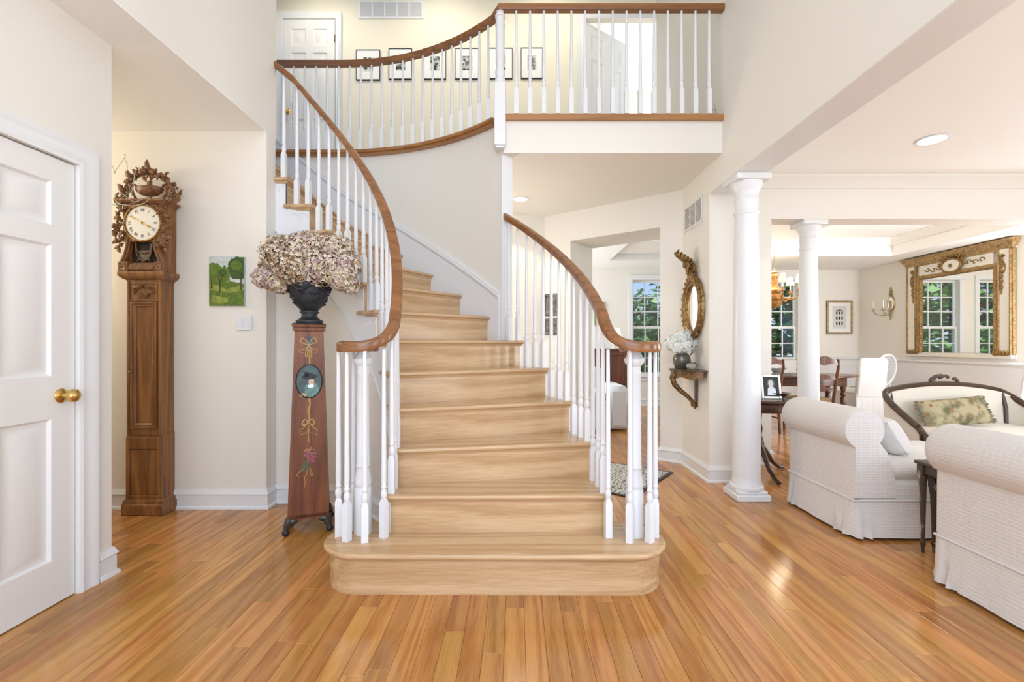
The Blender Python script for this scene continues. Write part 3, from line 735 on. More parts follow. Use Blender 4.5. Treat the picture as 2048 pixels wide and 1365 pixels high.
for a, b in ((-.096, .022), (.024, .096)): cpart(MB().box(a, .019, .142, b, .027, .458, .002), 'panel_board')
mb = MB().box(-.118, .03, .56, .118, .145, 1.635)
for s_ in (-1, 1):
    mb.box(s_*.118, .016, .56, s_*.104, .03, 1.635, .002).box(s_*.1015, .02, .56, s_*.0965, .03, 1.635, .001)
mb.box(-.096, .02, .56, .096, .03, .60, .002).box(-.096, .02, 1.495, .096, .03, 1.512, .002).box(-.096, .02, 1.615, .096, .03, 1.635, .002)
cpart(mb, 'trunk')
def frame_ring(x0, x1, z0, z1, pf):
    def ring(cx, cz, dx, dz): return [(cx+dx*u, v, cz+dz*u) for u, v in pf]
    return MB().loft([ring(x0, z0, 1, 1), ring(x1, z0, -1, 1), ring(x1, z1, -1, -1), ring(x0, z1, 1, -1)], loop=True)
dr = cpart(MB().box(-.09, .024, .605, .09, .034, 1.49), 'trunk_door')
cpart(frame_ring(-.092, .092, .603, 1.492, [(0, .03), (0, .012), (.012, .010), (.022, .016), (.03, .012), (.038, .018), (.038, .03)]), 'door_moulding', 'clock_oak', dr)
bd = MB()
for i in range(56):
    z = .622+.852*i/55
    for x in (-.075, .075): bd.ell((x, .0105, z), (.0035, .0035, .0055), 6, 4)
for i in range(9):
    x = -.064+.128*i/8
    for z in (.62, 1.476): bd.ell((x, .0105, z), (.0055, .0035, .0035), 6, 4)
o = cpart(bd, 'bead_row', 'clock_carve', dr); o['kind'] = 'stuff'
cpart(MB().lathe([(.001, 0), (.008, 0), (.007, .004), (.003, .006), (.003, .016), (.006, .018), (.001, .022)], n=10, M=T(-.083, .012, 1.0, rx=PI/2)), 'key', 'dark_brass', dr)
# carving kit: leaf, flower, fruit shared by all carvings of the clock
def leaf_mesh():
    mb = MB(); n = 6; out = []
    for i in range(n+1):
        t = i/n; w_ = .33*math.sin(PI*t**.75)*(1+.25*math.sin(t*19)); out.append((t-.1, w_, t))
    vs = []
    for x, w_, t in out: vs += [(x, -.06-.14*math.sin(t*3), -w_), (x, -.16-.16*math.sin(t*3), 0), (x, -.06-.14*math.sin(t*3), w_)]
    fs = []
    for i in range(n): fs += [(3*i, 3*i+1, 3*i+4, 3*i+3), (3*i+1, 3*i+2, 3*i+5, 3*i+4)]
    return MB().add(vs, fs).add([(x, y+.12, z) for x, y, z in vs], [f[::-1] for f in fs])
def flower_mesh():
    mb = MB()
    for i in range(5): mb.ell((.36, 0, 0), (.30, .16, .25), 7, 5, M=Matrix.Rotation(i*2*PI/5, 4, 'Y') @ T(0, -.1, 0, rx=0))
    return mb.ell((0, -.2, 0), (.2, .2, .2), 7, 5)
def fruit_mesh():
    mb = MB(); rnd = random.Random(5)
    for i in range(9): mb.ell((rnd.uniform(-.45, .45), -.12-rnd.random()*.25, rnd.uniform(-.55, .5)), (.2, .2, .2), 7, 5)
    return mb
CL = leaf_mesh().mesh('leaf', MT['clock_carve']); CF = flower_mesh().mesh('flower', MT['clock_carve']); CU = fruit_mesh().mesh('grapes', MT['clock_carve'])
def carve(kind, x, z, y, s, rot, parent=CK, tilt=0):
    me = {'leaf': CL, 'flower': CF, 'grapes': CU}[kind]
    o = bpy.data.objects.new(kind, me); COL.objects.link(o); o.parent = parent; o.location = (x, y, z); o.rotation_euler = (tilt, rot, 0); o.scale = (s, s, s); return o
rnd = random.Random(11)
# basket relief on the trunk
rp_ = cpart(MB().box(-.092, .022, 1.513, .092, .032, 1.614), 'relief_panel')
cpart(MB().loft([[(-.03, .012, 1.522), (.03, .012, 1.522), (.03, .024, 1.522), (-.03, .024, 1.522)], [(-.042, .006, 1.55), (.042, .006, 1.55), (.042, .024, 1.55), (-.042, .024, 1.55)]]), 'basket', 'clock_carve', rp_)
for i in range(14):
    a = PI*i/13; rr = .03+.02*(i % 2)
    carve(('leaf', 'flower', 'leaf', 'grapes')[i % 4], .07*math.cos(a)*(.75+.25*(i % 2)), 1.555+.042*math.sin(a), .018, .022, -a if i % 4 in (0, 2) else 0, rp_)
# cornice
def tier(x, y0, z0, z1, x2=None, y2=None): x2 = x2 or x; y2 = y0 if y2 is None else y2; return [[(-x, y0, z0), (x, y0, z0), (x, .148, z0), (-x, .148, z0)], [(-x2, y2, z1), (x2, y2, z1), (x2, .148, z1), (-x2, .148, z1)]]
cpart(MB().loft(tier(.120, .016, 1.635, 1.642)+tier(.135, .002, 1.65, 1.672, .158, -.014)+tier(.158, -.014, 1.69, 1.70)), 'cornice')
# hood
cpart(MB().box(-.135, .028, 1.70, .135, .146, 2.165), 'hood_case')
cpart(MB().box(-.088, .0265, 1.765, .088, .0275, 1.905), 'hood_window', 'dark_hole')
b = MB().box(-.09, -.002, 1.705, .09, .03, 1.755, .003)
for i in range(16): b.box(-.004, -.006, -.018, .004, .002, .018, M=T(-.082+.164*i/15, -.002, 1.73, ry=.6))
cpart(b, 'rope_band', 'clock_carve')
for s_ in (-1, 1):
    bl = cpart(MB().box(s_*.092, -.010, 1.70, s_*.158, .03, 1.768, .003), 'corner_block')
    cpart(MB().loft([[(s_*.125+q*u, y, 1.734+q*v) for u, v in ((-1, -1), (1, -1), (1, 1), (-1, 1))] for q, y in ((.026, -.010), (.022, -.016), (.012, -.013), (.004, -.02))]), 'rosette', 'clock_carve', bl)
    pf = []
    for i in range(13):
        t = i/12; z = 1.768+.165*t; x = .150-.036*ease(min(1, t*1.3)) if False else .150-.042*math.sin(min(1, t*1.15)*PI/2); pf.append((x, z))
    mb = MB().loft([[(s_*(x-.03), -.004, z), (s_*x, -.004, z), (s_*x, .03, z), (s_*(x-.03), .03, z)] for x, z in pf])
    cpart(mb, 'console')
    cpart(MB().tube([(s_*(x-.015), -.006, z) for x, z in pf], .006, 6), 'console_rib', 'clock_carve')
mb = MB()
mb.tube([(.05*math.cos(R(a)), .018, 1.86+.03*math.sin(R(a))) for a in range(180, 361, 15)], .006, 6).tube([(-.055, .018, 1.90), (-.05, .018, 1.83), (-.03, .018, 1.79), (-.045, .018, 1.775)], .006, 6).tube([(.055, .018, 1.90), (.05, .018, 1.83), (.03, .018, 1.79), (.045, .018, 1.775)], .006, 6)
mb.tube([(-.03, .018, 1.79), (0, .018, 1.772), (.03, .018, 1.79)], .006, 6)
cpart(mb, 'lyre_carving', 'clock_carve')
cpart(MB().box(-.035, .024, 1.78, .035, .026, 1.85), 'pendulum_glass', 'glass_dark')
DZ, DXc = 2.035, .012
cpart(MB().box(-.13, -.002, 1.905, .13, .03, 2.165, .004), 'dial_board')
cpart(MB().lathe([(.118, 0), (.118, .006), (.122, .012), (.130, .012), (.134, .006), (.134, 0)], n=48, M=T(DXc, -.002, DZ, rx=PI/2)), 'bezel', 'gilt')
dl = cpart(MB().lathe([(.001, .006), (.08, .005), (.121, .002), (.121, 0)], n=48, M=T(DXc, -.003, DZ, rx=PI/2)), 'dial', 'dial')
for i, t_ in enumerate(['XII', 'I', 'II', 'III', 'IIII', 'V', 'VI', 'VII', 'VIII', 'IX', 'X', 'XI']):
    a = -i*PI/6
    text_mesh(t_, .030, MT['ink'], 'numeral', dl, T(DXc-.088*math.sin(a), -.0085, DZ+.088*math.cos(a)) @ Matrix.Rotation(-a, 4, 'Y') @ Matrix.Rotation(PI/2, 4, 'X') @ Matrix.Scale(.8, 4, (1, 0, 0)), .0004)
def hand(a, l, w_, name, y):
    mb = MB().box(-w_/2, y-.001, -.015, w_/2, y+.001, l*.97, M=T(DXc, 0, DZ) @ Matrix.Rotation(a, 4, 'Y'))
    mb.lathe([(.001, -.001), (w_*2.2, -.001), (w_*2.2, .001), (.001, .001)], n=6, M=T(DXc, 0, DZ) @ Matrix.Rotation(a, 4, 'Y') @ T(0, y, l*.62, rx=PI/2))
    mb.lathe([(.001, -.001), (w_*1.3, -.001), (w_*1.3, .001), (.001, .001)], n=6, M=T(DXc, 0, DZ) @ Matrix.Rotation(a, 4, 'Y') @ T(0, y, l*.8, rx=PI/2))
    return cpart(mb, name, 'brass', dl)
hand(R(118), .078, .0045, 'hour_hand', -.012); hand(R(-60), .098, .003, 'minute_hand', -.0145)
cpart(MB().lathe([(.001, 0), (.009, 0), (.009, .004), (.001, .006)], n=12, M=T(DXc, -.012, DZ, rx=PI/2)), 'arbor', 'dark_brass', dl)
cpart(MB().loft(tier(.14, .0, 2.165, 2.172)+tier(.15, -.01, 2.178, 2.19, .165, -.02)+tier(.165, -.02, 2.198, 2.2)), 'hood_cornice')
mb = MB()
for i in range(24): mb.box(-.158+.0134*i, -.016, 2.170, -.152+.0134*i, -.006, 2.178)
o = cpart(mb, 'dentils', 'clock_carve'); o['kind'] = 'stuff'
# urn on the hood
u_ = cpart(MB().lathe([(.035, 0), (.035, .008), (.02, .014), (.014, .024), (.02, .034), (.06, .045), (.088, .066), (.098, .082), (.098, .09), (.09, .092), (.092, .10), (.08, .10), (.02, .112), (.016, .135), (.022, .14), (.001, .145)], c=(.02, .045, 2.20), n=28, sy=.5), 'hood_urn', 'clock_carve')
for s_ in (-1, 1):
    cpart(MB().tube([(.02+s_*x, .045, 2.20+z) for x, z in ((.088, .09), (.098, .115), (.118, .118), (.128, .095), (.118, .05), (.100, .03), (.102, .008), (.112, .004))], [.006, .008, .009, .010, .010, .009, .011, .006], 8), 'urn_handle', 'clock_carve', u_)
# wreath over the urn and swags beside the dial
for i in range(84):
    t = i/83; a = PI*(1.03-t*1.06); k = rnd.random()
    rx, rz = .188+rnd.uniform(-.032, .036), .20+rnd.uniform(-.034, .03)
    kind = ('leaf', 'leaf', 'flower', 'leaf', 'grapes')[i % 5]
    carve(kind, .02+rx*math.cos(a), 2.20+max(-.01, rz*math.sin(a)), .025+rnd.uniform(-.02, .02), rnd.uniform(.034, .05)*(1 if kind == 'leaf' else .62), rnd.random()*6.28, CK, rnd.uniform(-.4, .3))
cpart(MB().tube([(.02+.185*math.cos(R(a)), .04, 2.20+.195*math.sin(R(a))) for a in range(-2, 184, 6)], .012, 6), 'wreath_stem', 'clock_carve')
for dx_, z_, s_, r_ in ((-.01, .225, .05, 1.2), (.03, .21, .055, -1.9), (.0, .19, .05, -2.9), (.045, .19, .05, -.3), (.02, .235, .045, -1.57)): carve('leaf', .02+dx_, 2.20+z_, .0, s_, r_)
for s_ in (-1, 1):
    for i in range(36):
        t = i/35; z = 2.155-.30*t; x = DXc+s_*(.132+.040*math.sin(PI*t)+rnd.uniform(-.024, .030))
        kind = ('leaf', 'grapes', 'flower', 'leaf', 'leaf')[i % 5]
        carve(kind, x, z, -.008+rnd.uniform(-.012, .01), rnd.uniform(.038, .052)*(1 if kind == 'leaf' else .6), rnd.random()*6.28, CK, rnd.uniform(-.4, .4))
# wire garland on top of the clock
wr = MB()
wr.tube([at(px_, py_, 3.20) for px_, py_, _ in smooth([(a_, b_, 0) for a_, b_ in ((222, 410), (262, 408), (285, 398), (268, 404), (250, 392), (238, 384), (228, 395), (240, 408), (268, 412), (292, 404), (300, 394))])], .0022, 5)
wr.tube([at(px_, py_, 3.22) for px_, py_ in ((252, 354), (254, 345), (255, 335), (252, 322), (250, 314), (243, 325), (229, 344), (226, 335), (220, 322))], .0018, 5)
wr.tube([at(px_, py_, 3.21) for px_, py_ in ((262, 398), (266, 370), (270, 345), (271, 340), (266, 372), (258, 386), (238, 402))], .0018, 5)
wr.tube([at(px_, py_, 3.20) for px_, py_ in ((278, 400), (278, 372), (279, 360))], .0012, 4)
for px_, py_ in ((229, 345), (250, 310)): wr.ell(at(px_, py_, 3.21), (.006, .006, .006), 6, 5)
wg = wr.build('wire_garland', MT['grey_metal']); tag(wg, 'thin twisted silver wire garland draped over the clock top', 'wire garland')
# ================================================================== PAINTING, SWITCH
mat('sky_paint', (.62, .68, .66), .6, var=.25, scale=(20, 20, 20)); mat('green_a', (.13, .22, .025), .6, var=.4, scale=(40, 40, 40)); mat('green_b', (.05, .12, .02), .6, var=.5, scale=(50, 50, 50)); mat('green_c', (.30, .36, .06), .6, var=.3, scale=(30, 30, 30)); mat('paint_brown', (.07, .045, .02), .6)
PT = thing('landscape_painting', 'small unframed canvas of green trees in a park on the alcove wall', 'painting', at(454, 563, 3.40))
wv, hv = .127, .179
MB().box(-wv, -.004, -hv, wv, .013, hv, .002).build('canvas', MT['sky_paint'], PT)
def blob(cx, cz, rx, rz, n=44, seed=0, j=.10):
    r_ = random.Random(seed); return [(cx+rx*math.cos(2*PI*i/n)*(1+r_.uniform(-j, j)), cz+rz*math.sin(2*PI*i/n)*(1+r_.uniform(-j, j))) for i in range(n)]
def flat(poly, y, name, m, parent, th=.0008):
    cl = [(max(-wv+.001, min(wv-.001, x)), max(-hv+.001, min(hv-.001, z))) for x, z in poly]
    n = len(cl); return MB().add([(x, y, z) for x, z in cl]+[(x, y+th, z) for x, z in cl], [tuple(range(n)), tuple(range(n, 2*n))]+[(i, (i+1) % n, n+(i+1) % n, n+i) for i in range(n)]).build(name, MT[m], parent)
flat([(-wv, -.04), (-.05, -.02), (.03, .0), (wv, -.02), (wv, -hv), (-wv, -hv)], -.0052, 'painted_meadow', 'green_a', PT)
flat([(-wv, -.03), (-.06, -.025), (.0, -.06), (.09, -.03), (wv, -.05), (wv, -.065), (.02, -.085), (-.05, -.075), (-wv, -.06)], -.0058, 'painted_light', 'green_c', PT)
flat([(-.10, -.10), (-.03, -.115), (.015, -.12), (.01, -.15), (-.05, -.165), (-.11, -.15)], -.0058, 'painted_light', 'green_c', PT)
flat(blob(-.10, .05, .075, .085, seed=1), -.0056, 'painted_tree', 'green_a', PT); flat(blob(.085, .095, .075, .085, seed=2), -.0056, 'painted_tree', 'green_b', PT); flat(blob(-.04, .04, .07, .07, seed=3, j=.25), -.0064, 'painted_tree', 'green_a', PT)
flat(blob(-.075, .065, .035, .035, seed=13), -.0062, 'painted_foliage', 'green_c', PT); flat(blob(.07, .115, .04, .035, seed=14), -.0062, 'painted_foliage', 'green_a', PT); flat(blob(-.03, .06, .03, .03, seed=15), -.0068, 'painted_foliage', 'green_b', PT)
flat([(-.052, -.085), (-.045, -.085), (-.043, -.01), (-.02, .06), (-.048, .01), (-.07, .06), (-.052, -.01)], -.0072, 'painted_trunk', 'paint_brown', PT); flat([(.10, -.065), (.112, -.065), (.106, .05), (.10, .04)], -.0068, 'painted_trunk', 'paint_brown', PT); flat([(-.115, -.055), (-.10, -.055), (-.104, .01), (-.11, .01)], -.0066, 'painted_trunk', 'paint_brown', PT)
SW = thing('light_switch', 'white double rocker light switch plate on the alcove wall', 'light switch', at(488.5, 646, 3.408))
MB().box(-.056, -.004, -.055, .056, .004, .055, .003).build('plate', MT['white'], SW)
for x in (-.024, .024): MB().add([(x-.017, -.004, -.034), (x+.017, -.004, -.034), (x+.017, -.004, .034), (x-.017, -.004, .034), (x-.017, -.007, -.034), (x+.017, -.007, -.034), (x+.017, -.0105, .034), (x-.017, -.0105, .034)], [(0, 1, 2, 3), (4, 5, 6, 7), (0, 1, 5, 4), (1, 2, 6, 5), (2, 3, 7, 6), (3, 0, 4, 7)]).build('rocker', MT['white'], SW)
# ================================================================== PEDESTAL, URN, HYDRANGEAS
wood('ped_wood', (.25, .085, .030), (.13, .038, .017), .34, 'Z', 1.0, spec=.3); mat('ped_gold', (.52, .34, .12), .4); mat('ped_blue', (.10, .13, .17), .5, var=.6, scale=(80, 80, 80)); mat('ped_pink', (.42, .10, .12), .5, var=.5, scale=(90, 90, 90)); mat('ped_leaf', (.10, .10, .035), .5)
mat('portrait_bg', (.03, .075, .065), .3, var=.6, scale=(25, 25, 25)); mat('skin_paint', (.62, .42, .30), .5); mat('teal_paint', (.16, .30, .27), .5, var=.4, scale=(50, 50, 50)); mat('pewter', (.12, .115, .105), .35, .8, var=.5, scale=(60, 60, 60), bump=.6, bscale=90)
PY = 3.08; PD = thing('pedestal', 'tapered brown wooden pedestal painted with ribbons and an oval portrait', 'pedestal', (-1.353, PY, 0), R(20))
Z0, Z1, W0, W1 = .062, 1.275, .121, .0815
def hw(z): return W0+(W1-W0)*(z-Z0)/(Z1-Z0)
def sq(w_, z): return [(-w_, -w_, z), (w_, -w_, z), (w_, w_, z), (-w_, w_, z)]
mb = MB().loft([sq(hw(.10)-.006, .10), sq(hw(.10), .10)]+[sq(hw(z), z) for z in (.12, .5, .9, Z1)], caps=False)
ap = []                       # scalloped bottom edge
for s_ in range(4):
    M = Matrix.Rotation(s_*PI/2, 4, 'Z'); w_ = hw(.08); pts = [(-w_, .066), (-w_*.6, .064), (-w_*.45, .078), (-w_*.2, .088), (0, .084), (w_*.2, .088), (w_*.45, .078), (w_*.6, .064), (w_, .066)]
    mb.loft([[(x, -hw(z), z), (x, -hw(z)+.012, z), (x, -hw(.12)+.012, .12), (x, -hw(.12), .12)] for x, z in pts], M=M)
mb.build('body', MT['ped_wood'], PD)
MB().loft([sq(.083, 1.275), sq(.088, 1.28), sq(.088, 1.30), sq(.096, 1.304), sq(.098, 1.318)]).build('cap', MT['ped_wood'], PD)
dn = MB()
for i in range(15):
    for s_ in range(4): dn.box(-.086+.0118*i, -.094, 1.283, -.080+.0118*i, -.087, 1.297, M=Matrix.Rotation(s_*PI/2, 4, 'Z'))
o = dn.build('dentils', MT['ped_wood'], PD); o['kind'] = 'stuff'
for sx_ in (-1, 1):
    for sy_ in (-1, 1):
        c = Vector((sx_*(W0+.004), sy_*(W0+.004), 0)); d = Vector((sx_, sy_, 0)).normalized()
        ft = MB().tube([c+d*-.03+Vector((0, 0, .09)), c+d*-.018+Vector((0, 0, .07)), c+d*-.004+Vector((0, 0, .05)), c+d*.0+Vector((0, 0, .032))], [.030, .028, .02, .018], 8)
        f_ = ft.build('foot', MT['pewter'], PD); MB().ell(tuple(c+d*.004+Vector((0, 0, .0205))), (.022, .022, .0205), 12, 8).build('claw_ball', MT['iron'], f_)
        lf = MB().ell(tuple(c+Vector((-sx_*.035, sy_*.002, .085))), (.03, .008, .016), 8, 6).ell(tuple(c+Vector((sx_*.002, -sy_*.035, .085))), (.008, .03, .016), 8, 6); lf.build('foot_leaf', MT['pewter'], f_)
def fp(u, z, e=.0012): return (u, -hw(z)-e, z)
def ptube(pts, r_, name, m):
    rs_ = r_ if isinstance(r_, list) else [r_]*len(pts); q_ = smooth([(u, z, q*1.4) for (u, z), q in zip(pts, rs_)])
    return MB().tube([fp(u, z, .0008) for u, z, q in q_], [q for u, z, q in q_], 5).build(name, MT[m], PD)
def pdot(u, z, r_, mb): mb.ell(fp(u, z, 0), (r_, .0022, r_), 7, 5)
mr_ = lambda cx, cz, rx, rz, n=32: [(cx+rx*math.cos(2*PI*i/n), cz+rz*math.sin(2*PI*i/n)) for i in range(n)]
def pflat(poly, e, name, m, parent=PD):
    n = len(poly); return MB().add([fp(u, z, e) for u, z in poly]+[fp(u, z, 0) for u, z in poly], [tuple(range(n)), tuple(range(n, 2*n))]+[(i, (i+1) % n, n+(i+1) % n, n+i) for i in range(n)]).build(name, MT[m], parent)
MZ = .957
md = pflat(mr_(.004, MZ, .074, .104), .0015, 'portrait_medallion', 'portrait_bg')
MB().tube([fp(u, z, .001) for u, z in mr_(.004, MZ, .076, .106, 40)], .004, 6, loop=True).build('medallion_rim', MT['ink'], md)
for poly, e, nm, m_ in ((blob(.02, MZ-.055, .042, .048, 20, 4, .1), .0022, 'painted_dress', 'teal_paint'), (blob(.016, MZ-.002, .017, .022, 16, 5, .06), .0026, 'painted_face', 'skin_paint'), (blob(.006, MZ+.03, .042, .02, 18, 6, .2), .003, 'painted_hat', 'ink'), (blob(-.012, MZ+.045, .018, .018, 14, 8, .2), .003, 'painted_plume', 'ink'), (blob(.014, MZ-.03, .02, .013, 14, 7, .2), .0028, 'painted_collar', 'dial'), (blob(-.03, MZ-.085, .022, .012, 14, 9, .2), .0028, 'painted_lace', 'ped_gold')): pflat(poly, e, nm, m_, md)
for s_ in (-1, 1):
    ptube([(.0, 1.19), (s_*.02, 1.225), (s_*.042, 1.23), (s_*.045, 1.205), (s_*.02, 1.195), (0, 1.19)], .0022, 'painted_ribbon', 'ped_gold'); ptube([(0, 1.19), (s_*.025, 1.16), (s_*.048, 1.165), (s_*.05, 1.145), (s_*.03, 1.14)], .0018, 'painted_ribbon', 'ped_gold'); ptube([(0, 1.185), (s_*.014, 1.15), (s_*.018, 1.12), (s_*.008, 1.118), (s_*.004, 1.16)], .0025, 'painted_ribbon', 'ped_gold')
    ptube([(0, .70), (s_*.02, .715), (s_*.034, .70), (s_*.03, .68), (s_*.012, .685), (0, .70)], .003, 'painted_ribbon', 'ped_gold'); ptube([(s_*.01, .69), (s_*.03, .66), (s_*.045, .655), (s_*.05, .635)], .0016, 'painted_ribbon', 'ped_gold'); ptube([(0, .66), (s_*.012, .63), (s_*.04, .625), (s_*.05, .605)], .0012, 'painted_ribbon', 'ped_gold')
ptube([(.004, 1.12), (.006, 1.08), (.004, 1.063)], .003, 'painted_ribbon', 'ped_gold'); ptube([(.004, .85), (.009, .81), (.001, .77), (.006, .73), (.002, .70)], [.006, .004, .006, .004, .003], 'painted_ribbon', 'ped_gold'); ptube([(.002, .68), (0, .62), (.004, .57)], .002, 'painted_ribbon', 'ped_gold')
ptube([(.0, .41), (-.01, .37), (-.022, .35), (-.018, .32), (-.026, .28)], .0014, 'painted_ribbon', 'ped_gold'); ptube([(.01, .41), (.014, .37), (.024, .36), (.018, .40)], .0016, 'painted_ribbon', 'ped_gold'); ptube([(-.03, .40), (-.055, .385), (-.065, .37), (-.055, .36)], .0014, 'painted_ribbon', 'ped_gold')
rnd = random.Random(21)
for nm, m_, cu, cz, ru, rz, n_, s0 in (('painted_blossoms', 'ped_blue', .003, 1.205, .026, .03, 46, .009), ('painted_blossoms', 'ped_pink', .006, .485, .042, .04, 46, .011), ('painted_leaves', 'ped_leaf', .004, .48, .055, .05, 30, .006), ('painted_blossoms', 'ped_gold', .0, .525, .03, .012, 10, .005)):
    mb = MB()
    for _ in range(n_): pdot(cu+rnd.gauss(0, ru*.45), cz+rnd.gauss(0, rz*.45), s0*rnd.uniform(.5, 1.2), mb)
    o = mb.build(nm, MT[m_], PD); o['kind'] = 'stuff'
pflat([(-.045, .40), (-.02, .385), (.01, .42), (-.012, .46), (-.035, .44)], .002, 'painted_basket', 'ped_leaf')
UR = thing('urn', 'black cast iron urn holding dried hydrangeas on the painted pedestal', 'urn', (-1.353, PY, 1.318))
MB().box(-.078, -.078, 0, .078, .078, .012, .003).lathe([(.080, .012), (.084, .02), (.082, .03), (.068, .036), (.052, .05), (.047, .066), (.05, .076), (.06, .08), (.06, .088), (.05, .092), (.066, .11), (.094, .14), (.112, .18), (.122, .225), (.128, .25), (.13, .27), (.122, .28), (.134, .30), (.138, .312), (.120, .314), (.11, .29), (.02, .27)], n=40).build('bowl', MT['iron'], UR)
sw = MB(); rnd = random.Random(2)
for i in range(60):
    a = 2*PI*i/60; zz = .24+.018*math.sin(a*5); sw.ell((.128*math.cos(a), .128*math.sin(a), zz), (.013, .013, .013), 6, 5)
for i in range(70):
    a = rnd.random()*6.28; z = .13+.09*rnd.random(); r_ = .087+.4*(z-.13) if z < .18 else .112+.2*(z-.18); sw.ell((r_*math.cos(a), r_*math.sin(a), z), (.012, .012, .006), 6, 4)
o = sw.build('relief_swag', MT['iron'], UR); o['kind'] = 'stuff'
def tone_mat(name, stops, rough=.7):
    m = bpy.data.materials.new(name); m.use_nodes = True; N = m.node_tree.nodes; L = m.node_tree.links; b = N['Principled BSDF']; b.inputs['Roughness'].default_value = rough
    a = N.new('ShaderNodeAttribute'); a.attribute_name = 'tone'; r_ = N.new('ShaderNodeValToRGB'); L.new(a.outputs['Fac'], r_.inputs[0]); L.new(r_.outputs[0], b.inputs['Base Color'])
    el = r_.color_ramp.elements
    while len(el) < len(stops): el.new(.5)
    for e_, (p, c) in zip(el, stops): e_.position = p
    for e_, (p, c) in zip(el, stops): e_.color = (*c, 1)
    MT[name] = m; return m
tone_mat('hydrangea', [(0, (.17, .085, .04)), (.25, (.50, .34, .19)), (.5, (.78, .70, .54)), (.75, (.71, .57, .49)), (1, (.33, .17, .20))]); tone_mat('hydrangea_white', [(0, (.35, .50, .16)), (.25, (.66, .74, .48)), (.6, (.86, .86, .80)), (1, (.93, .93, .90))]); mat('stem', (.10, .09, .04), .7)
def hydrangea(c, r_, foot, label, group, matn, seed, n, ps, bias=.5, spread=.28, squash=.85, core='stem'):
    rn = random.Random(seed); root = thing('hydrangea_head', label, 'flower', c, 0, group)
    mb = MB(); tn = []
    for i in range(n):
        z = 1-2*(i+.5)/n; a = i*2.39996; q = math.sqrt(1-z*z)
        d = Vector((q*math.cos(a), q*math.sin(a), z)); p = Vector((d.x, d.y, d.z*squash))*r_*(1+rn.uniform(-.16, .12))
        M = Matrix.Translation(p) @ d.to_track_quat('Z', 'Y').to_matrix().to_4x4() @ Matrix.Rotation(rn.random()*6.28, 4, 'Z') @ Matrix.Rotation(rn.gauss(0, .4), 4, 'X') @ Matrix.Scale(ps*rn.uniform(.75, 1.2), 4)
        t = min(1, max(0, bias+rn.gauss(0, spread)))
        for k in range(4):
            ca, sa = math.cos(k*PI/2), math.sin(k*PI/2)
            pts = [(.05, 0, 0), (.42, -.36, .12), (.8, -.34, .16), (1, -.08, .12), (.98, .14, .12), (.75, .38, .18), (.4, .34, .12)]
            mb.add([(x*ca-y*sa, x*sa+y*ca, zz) for x, y, zz in pts], [(0, 1, 2, 3, 4, 5, 6)], M); tn.append(min(1, max(0, t+rn.gauss(0, .07))))
    me = bpy.data.meshes.new('florets'); me.from_pydata(mb.v, [], mb.f); me.materials.append(MT[matn])
    at_ = me.attributes.new('tone', 'FLOAT', 'FACE'); at_.data.foreach_set('value', tn)
    o = bpy.data.objects.new('florets', me); COL.objects.link(o); o.parent = root; o['kind'] = 'stuff'
    MB().ell((0, 0, 0), (r_*.8, r_*.8, r_*.68), 10, 7).build('flower_core', MT[core], root)
    f_ = Vector(foot)-Vector(c); MB().tube([(0, 0, 0), f_*.5+Vector((0, 0, .02)), f_], .005, 5).build('stem', MT['stem'], root)
    return root
HYD = [(563, 507, 38, 0, .42), (612, 502, 40, -.06, .55), (660, 503, 38, .02, .48), (592, 536, 40, -.10, .36), (645, 535, 42, -.09, .62), (690, 532, 30, -.02, .58), (548, 535, 26, .04, .30), (625, 498, 38, .10, .5), (578, 500, 34, .12, .5), (672, 500, 32, .12, .45), (532, 556, 24, .0, .80), (562, 566, 24, -.04, .38), (683, 558, 26, -.07, .52), (698, 570, 20, -.02, .60)]
for i, (px_, py_, rr, dy, bs) in enumerate(HYD):
    y = PY+dy; c = at(px_, py_, y); ft_ = (-1.353+(c.x+1.353)*.3, PY+dy*.3, 1.60)
    lb = ['tan and cream dried hydrangea head upper left front in the black urn', 'pinkish dried hydrangea head at the top centre of the urn bouquet', 'cream dried hydrangea head upper right front in the black urn', 'brownish dried hydrangea head low left of centre above the urn rim', 'large pink dried hydrangea head low right of centre above the urn rim', 'pink dried hydrangea head at the far right of the urn bouquet', 'golden brown dried hydrangea head at the left edge of the bouquet', 'dried hydrangea head behind the centre top of the bouquet', 'dried hydrangea head behind the upper left of the bouquet', 'dried hydrangea head behind the upper right of the bouquet', 'dark mauve dried hydrangea head drooping farthest left from the urn', 'tan dried hydrangea head drooping left beside the urn rim', 'cream dried hydrangea head drooping right beside the urn rim', 'small pale dried hydrangea head drooping lowest at the right of the urn'][i]
    hydrangea(c, rr*y/F, ft_, lb, 'dried hydrangeas in the urn', 'hydrangea', i+30, int(260+11*rr), .0125, bs)
for q_ in ((-2.3, 4.75, 5.3), (-.9, 4.75, 5.3), (.4, 4.75, 5.3)):      # added unseen fill spots that brighten the upstairs back wall
    l = bpy.data.lights.new('upstairs_wall_fill', 'SPOT'); l.energy = 26; l.spot_size = R(125); l.spot_blend = .8; l.color = (1, .93, .78); l.shadow_soft_size = .08
    o = bpy.data.objects.new('upstairs_wall_fill', l); COL.objects.link(o); o.location = q_; o.rotation_euler = Vector((0, .85, -1.0)).to_track_quat('-Z', 'Y').to_euler()
